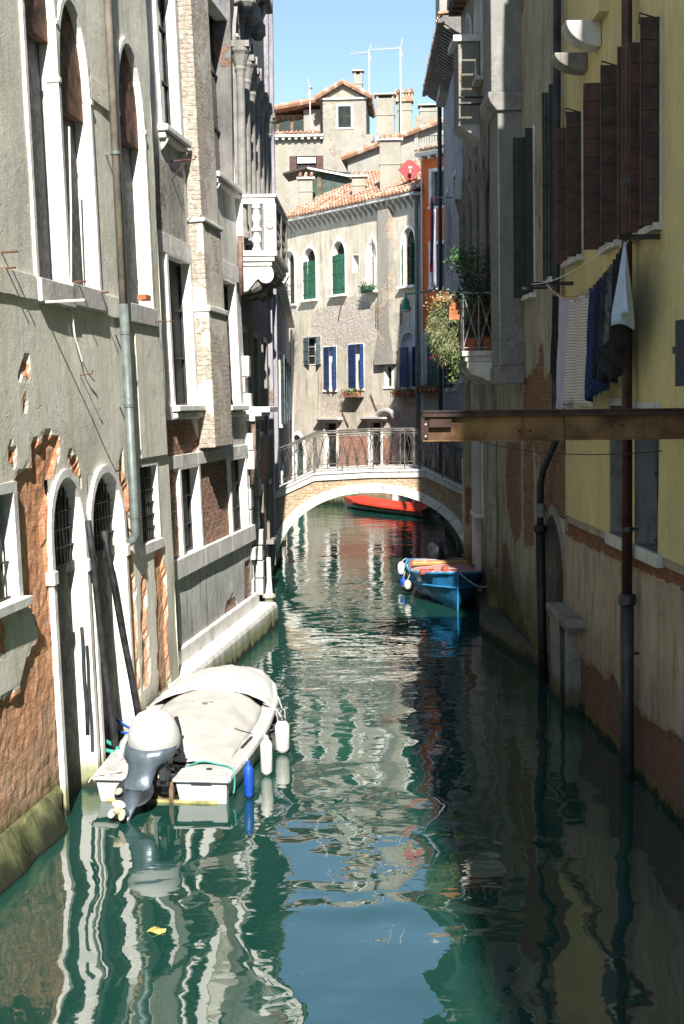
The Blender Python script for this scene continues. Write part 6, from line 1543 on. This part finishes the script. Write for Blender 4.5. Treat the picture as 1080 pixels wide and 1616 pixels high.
rope([(.66, 2.5, .5), (.72, 2.52, .47), (.8, 2.55, .4), (.84, 2.55, .2)], .006, 'cover_strap', 'white lashing tying down the bow cover on the right side of the white boat', M_ROPEW)
rope([(.72, 1.6, .34), (.6, 1.5, .4), (.5, 1.45, .45)], .005, 'cover_strap', 'thin dark lashing across the right side deck of the white boat', M_OUTD)
# ---------------------------------------------------------------- blue wooden boat
M_BH = plain('boat_blue', (.03, .2, .44), .3, var=.2, sc=3, bump=.002, streak=.2); M_BHL = plain('boat_blue_light', (.05, .32, .62), .35, var=.15, sc=4, bump=0)
P0_ = at_z(718, 964)
BB = Fr(P0_ + Vector((.06, 0, 0)), (1, .0))
def stripes():
    m, nt, b = newmat('cover_stripes'); tc, flat, s2_, gz = coords(nt); sp = nd(nt, 'ShaderNodeSeparateXYZ', {0: tc})
    w_ = ma(nt, 'FRACT', ma(nt, 'MULTIPLY', sp.outputs[1], 3.4)); c = mix(nt, ramp(nt, w_, .48, .52), (.42, .06, .05), (.56, .46, .42)); nt.links.new(c, b.inputs['Base Color']); b.inputs['Roughness'].default_value = .85; return m
T = Thing('wooden_boat', 'blue wooden boat with a red and white striped cover, moored at the right wall', 'boat', BB, (0, 2, 0))
sb = [(0, .03, .80, .01, .0), (.25, .24, .76, .08, -.05), (.7, .5, .70, .22, -.12), (1.3, .72, .63, .42, -.18), (2.2, .86, .57, .62, -.2), (3.2, .88, .55, .66, -.2), (4.3, .80, .57, .6, -.14)]
rings = []
for k in range(28):
    y = 4.3*k/27; b, g, c_, kz = interp(sb, y)
    half = [(b-.03, g), (b, g-.01), (b-.01, g-.06), (c_+(b-c_)*.7, g*.62), (c_+(b-c_)*.72, g*.6), (c_+(b-c_)*.3, g*.28), (c_, .02), (c_*.5, kz*.8), (0, kz)]
    rings.append([(-x, y-.12*z*(1-min(1, y)), z) for x, z in half] + [(x, y-.12*z*(1-min(1, y)), z) for x, z in reversed(half[:-1])])
T.part(MB().loft(rings, cap=True, closed=False), 'hull', M_BH, smooth=True)
T.part(MB().add(rings[-1], [tuple(range(len(rings[-1])))]), 'transom', M_BH)
for s in (-1, 1):
    for zf_, w_, mt in ((1., .03, M_BHL), (.62, .022, M_BHL)):
        mb = MB(); pts = []
        for k in range(28):
            y = 4.3*k/27; b, g, c_, kz = interp(sb, y); x = b if zf_ == 1 else c_+(b-c_)*.74; z = g*zf_; pts.append((s*(x+.006), y-.12*z*(1-min(1, y)), z-.02))
        mb.tube(pts, w_, 6); T.part(mb, 'rubbing_strake', mt)
T.part(MB().tube([(0, -.13, .86), (0, -.1, .5), (0, -.02, .02), (0, .1, -.2)], .017, 8), 'stem', M_BHL)
def fdk(u, v):
    y = .12+2.35*v; b, g, c_, kz = interp(sb, y); uu = (u-.5)*2; return Vector((uu*(b-.04), y-.05, g-.0+.09*(1-uu*uu)*min(1, y)+.01*math.sin(u*20)*v))
T.part(MB().sheet(fdk, 18, 24), 'striped_cover', stripes(), smooth=True, thick=.006)
def adk(u, v):
    y = 2.5+1.75*v; b, g, c_, kz = interp(sb, y); uu = (u-.5)*2; return Vector((uu*(b-.04), y, g-.02+.03*(1-uu*uu)))
T.part(MB().sheet(adk, 10, 10), 'aft_deck', plain('deck_mauve', (.26, .18, .17), .7, var=.3), thick=.01)
T.part(MB().box(-.78, .74, 2.5, 2.78, .62, .7), 'thwart', plain('varnished_orange', (.6, .27, .08), .4, var=.25), bevel=.015)
T.part(MB().box(-.7, -.2, 3.0, 3.3, .6, .66), 'locker', M_CANW, bevel=.01)
T.part(MB().lathe((-.22, .5, .76), [(.06, -.03), (.09, .02), (.05, .1)], 8).box(-.7, -.4, .9, 1.1, .62, .72), 'deck_gear', plain('gear_redbrown', (.3, .07, .04), .7), bevel=.02)
for k in range(4): T.part(MB().box(-.8+.03*k, .78-.03*k, 3.0+k*.3, 3.2+k*.3, .50, .53), 'floorboard', M_WOOD, bevel=.006)
T.part(MB().tube([(-.5, 2.7, .7), (-.3, 3.2, .66), (-.55, 3.6, .6), (-.3, 3.9, .58), (-.1, 3.5, .6)], .018, 6), 'rope_coil', M_ROPEW)
T.part(MB().tube([(.45, 1.2, .76), (.5, 3.6, .68)], .022, 8).box(.42, .56, 3.6, 4.1, .66, .685), 'oar', M_WOOD)
gun = []
T = Thing('outboard_motor', 'outboard motor under a wrinkled black bag at the stern of the blue boat', 'outboard motor', BB, (-.1, 4.2, .6))
rg = []
for r_, h in ((.2, -.1), (.24, .0), (.25, .12), (.22, .24), (.15, .33), (.05, .37)):
    rg.append([(-.1+r_*math.cos(a*math.pi/8)*(1+.1*math.sin(a*2.3+h*9)), 4.2+r_*1.1*math.sin(a*math.pi/8), .6+h+.03*math.sin(a*1.7)) for a in range(16)])
T.part(MB().loft(rg), 'bag', plain('bag_black', (.025, .025, .03), .4, var=.4, bump=.02, bsc=10), smooth=True)
T.part(MB().box(-.18, -.02, 4.33, 4.48, -.3, .6), 'leg', M_OUTD, bevel=.02)
for (x, y, z, r, L, lb, m1_, m2_) in ((-.95, 4.05, .2, .09, .32, 'large white and blue fender at the far left of the blue boat', M_FEN, M_FENB), (-.96, 2.9, .1, .075, .21, 'round blue fender on the left side of the blue boat', M_FENB, M_FEN), (-.91, 2.0, .16, .075, .21, 'round cream fender nearest on the left side of the blue boat', M_FEN, M_FEN)):
    t = Thing('fender', lb, 'fender', BB, (x, y, z), 'fenders of the blue boat')
    t.part(MB().lathe((x, y, z), [(r*.3, 0), (r*.8, r*.4), (r, r), (r, L-r), (r*.8, L-r*.4), (r*.3, L)], 14), 'body', m1_, smooth=True)
    t.part(MB().lathe((x, y, z), [(r*.2, -.01), (r*.72, r*.28), (r*.84, r*.45)], 14), 'end_cap', m2_); t.part(MB().tube([(x, y, z+L), (x+.1, y, .6)], .01, 5), 'line', M_ROPEW)
t = Thing('fender', 'grey-white fender squeezed between the blue boat and the right wall', 'fender', BB, (.9, 1.4, .1), 'fenders of the blue boat')
t.part(MB().lathe((.93, 1.5, .08), [(.03, 0), (.07, .05), (.07, .35), (.03, .4)], 10), 'body', M_STG, smooth=True); t.part(MB().tube([(.93, 1.5, .48), (.8, 1.5, .66)], .01, 5), 'line', M_ROPEW)
rope([(0, -.1, .8), (.5, -.2, .5), (1.0, .1, .9), (1.1, .5, 1.3)], .01, 'mooring_rope', 'pale rope from the bow of the blue boat to the right wall', M_ROPEW, BB)

# ---------------------------------------------------------------- red boat beyond the bridge
RP1, RP2 = at_z(551, 800), at_z(650, 812)
FRB = Fr(RP1, (RP2.x-RP1.x, RP2.y-RP1.y), 0.)
xl2 = 0
T = Thing('red_boat', 'long low boat with a red cover and pale hull lying beyond the bridge', 'boat', FRB, (xl2+3, -.15, 0))
M_RED = plain('boat_red', (.62, .05, .025), .45, var=.2, sc=2)
rings = []; LB = 6.2
for k in range(20):
    f = k/19; y = xl2+LB*f; b = .5*math.sin(min(1, f*2.6+.04)*math.pi/2)*(1-.25*max(0, f-.6)); g = .27+.16*(1-f)**3
    rings.append([(y, -.15-b, g), (y, -.15-b*.85, .08), (y, -.15, -.15), (y, -.15+b*.85, .08), (y, -.15+b, g)])
T.part(MB().loft(rings, closed=False), 'hull', M_GEL)
rings2 = [[(p[0][0], p[0][1]-.02, p[0][2]-.16), (p[0][0], p[0][1]-.03, p[0][2]+.02), (p[0][0], (p[0][1]+p[4][1])/2, p[0][2]+.2*min(1, i/4)), (p[4][0], p[4][1]+.03, p[4][2]+.02), (p[4][0], p[4][1]+.02, p[4][2]-.16)] for i, p in enumerate(rings)]
T.part(MB().loft(rings2, closed=False), 'cover', M_RED, thick=.01)
T.part(MB().tube([(r[0][0], r[0][1]-.06, r[0][2]-.03) for r in rings[4:]], .04, 6), 'red_rail', M_RED)
T.part(MB().tube([(r[0][0], r[0][1]-.045, r[0][2]-.12) for r in rings[4:]], .02, 6), 'black_line', M_IRON)

# leaf and bits floating
P = at_z(248, 1469, .008)
lf = MB(); o_ = [(P.x+.075*math.cos(a*.628)*(1+.2*math.sin(a*3)), P.y+.06*math.sin(a*.628), .012+.012*math.cos(a*1.9)) for a in range(10)]; lf.add([(P.x, P.y, .02)]+o_, [(0, 1+a, 1+(a+1) % 10) for a in range(10)])
tag(link(lf, 'floating_leaf', plain('leaf_yellow', (.5, .42, .12), .7, var=.3), P, WF.M, thick=.004), 'yellow dead leaf floating on the green water in the foreground', 'leaf')
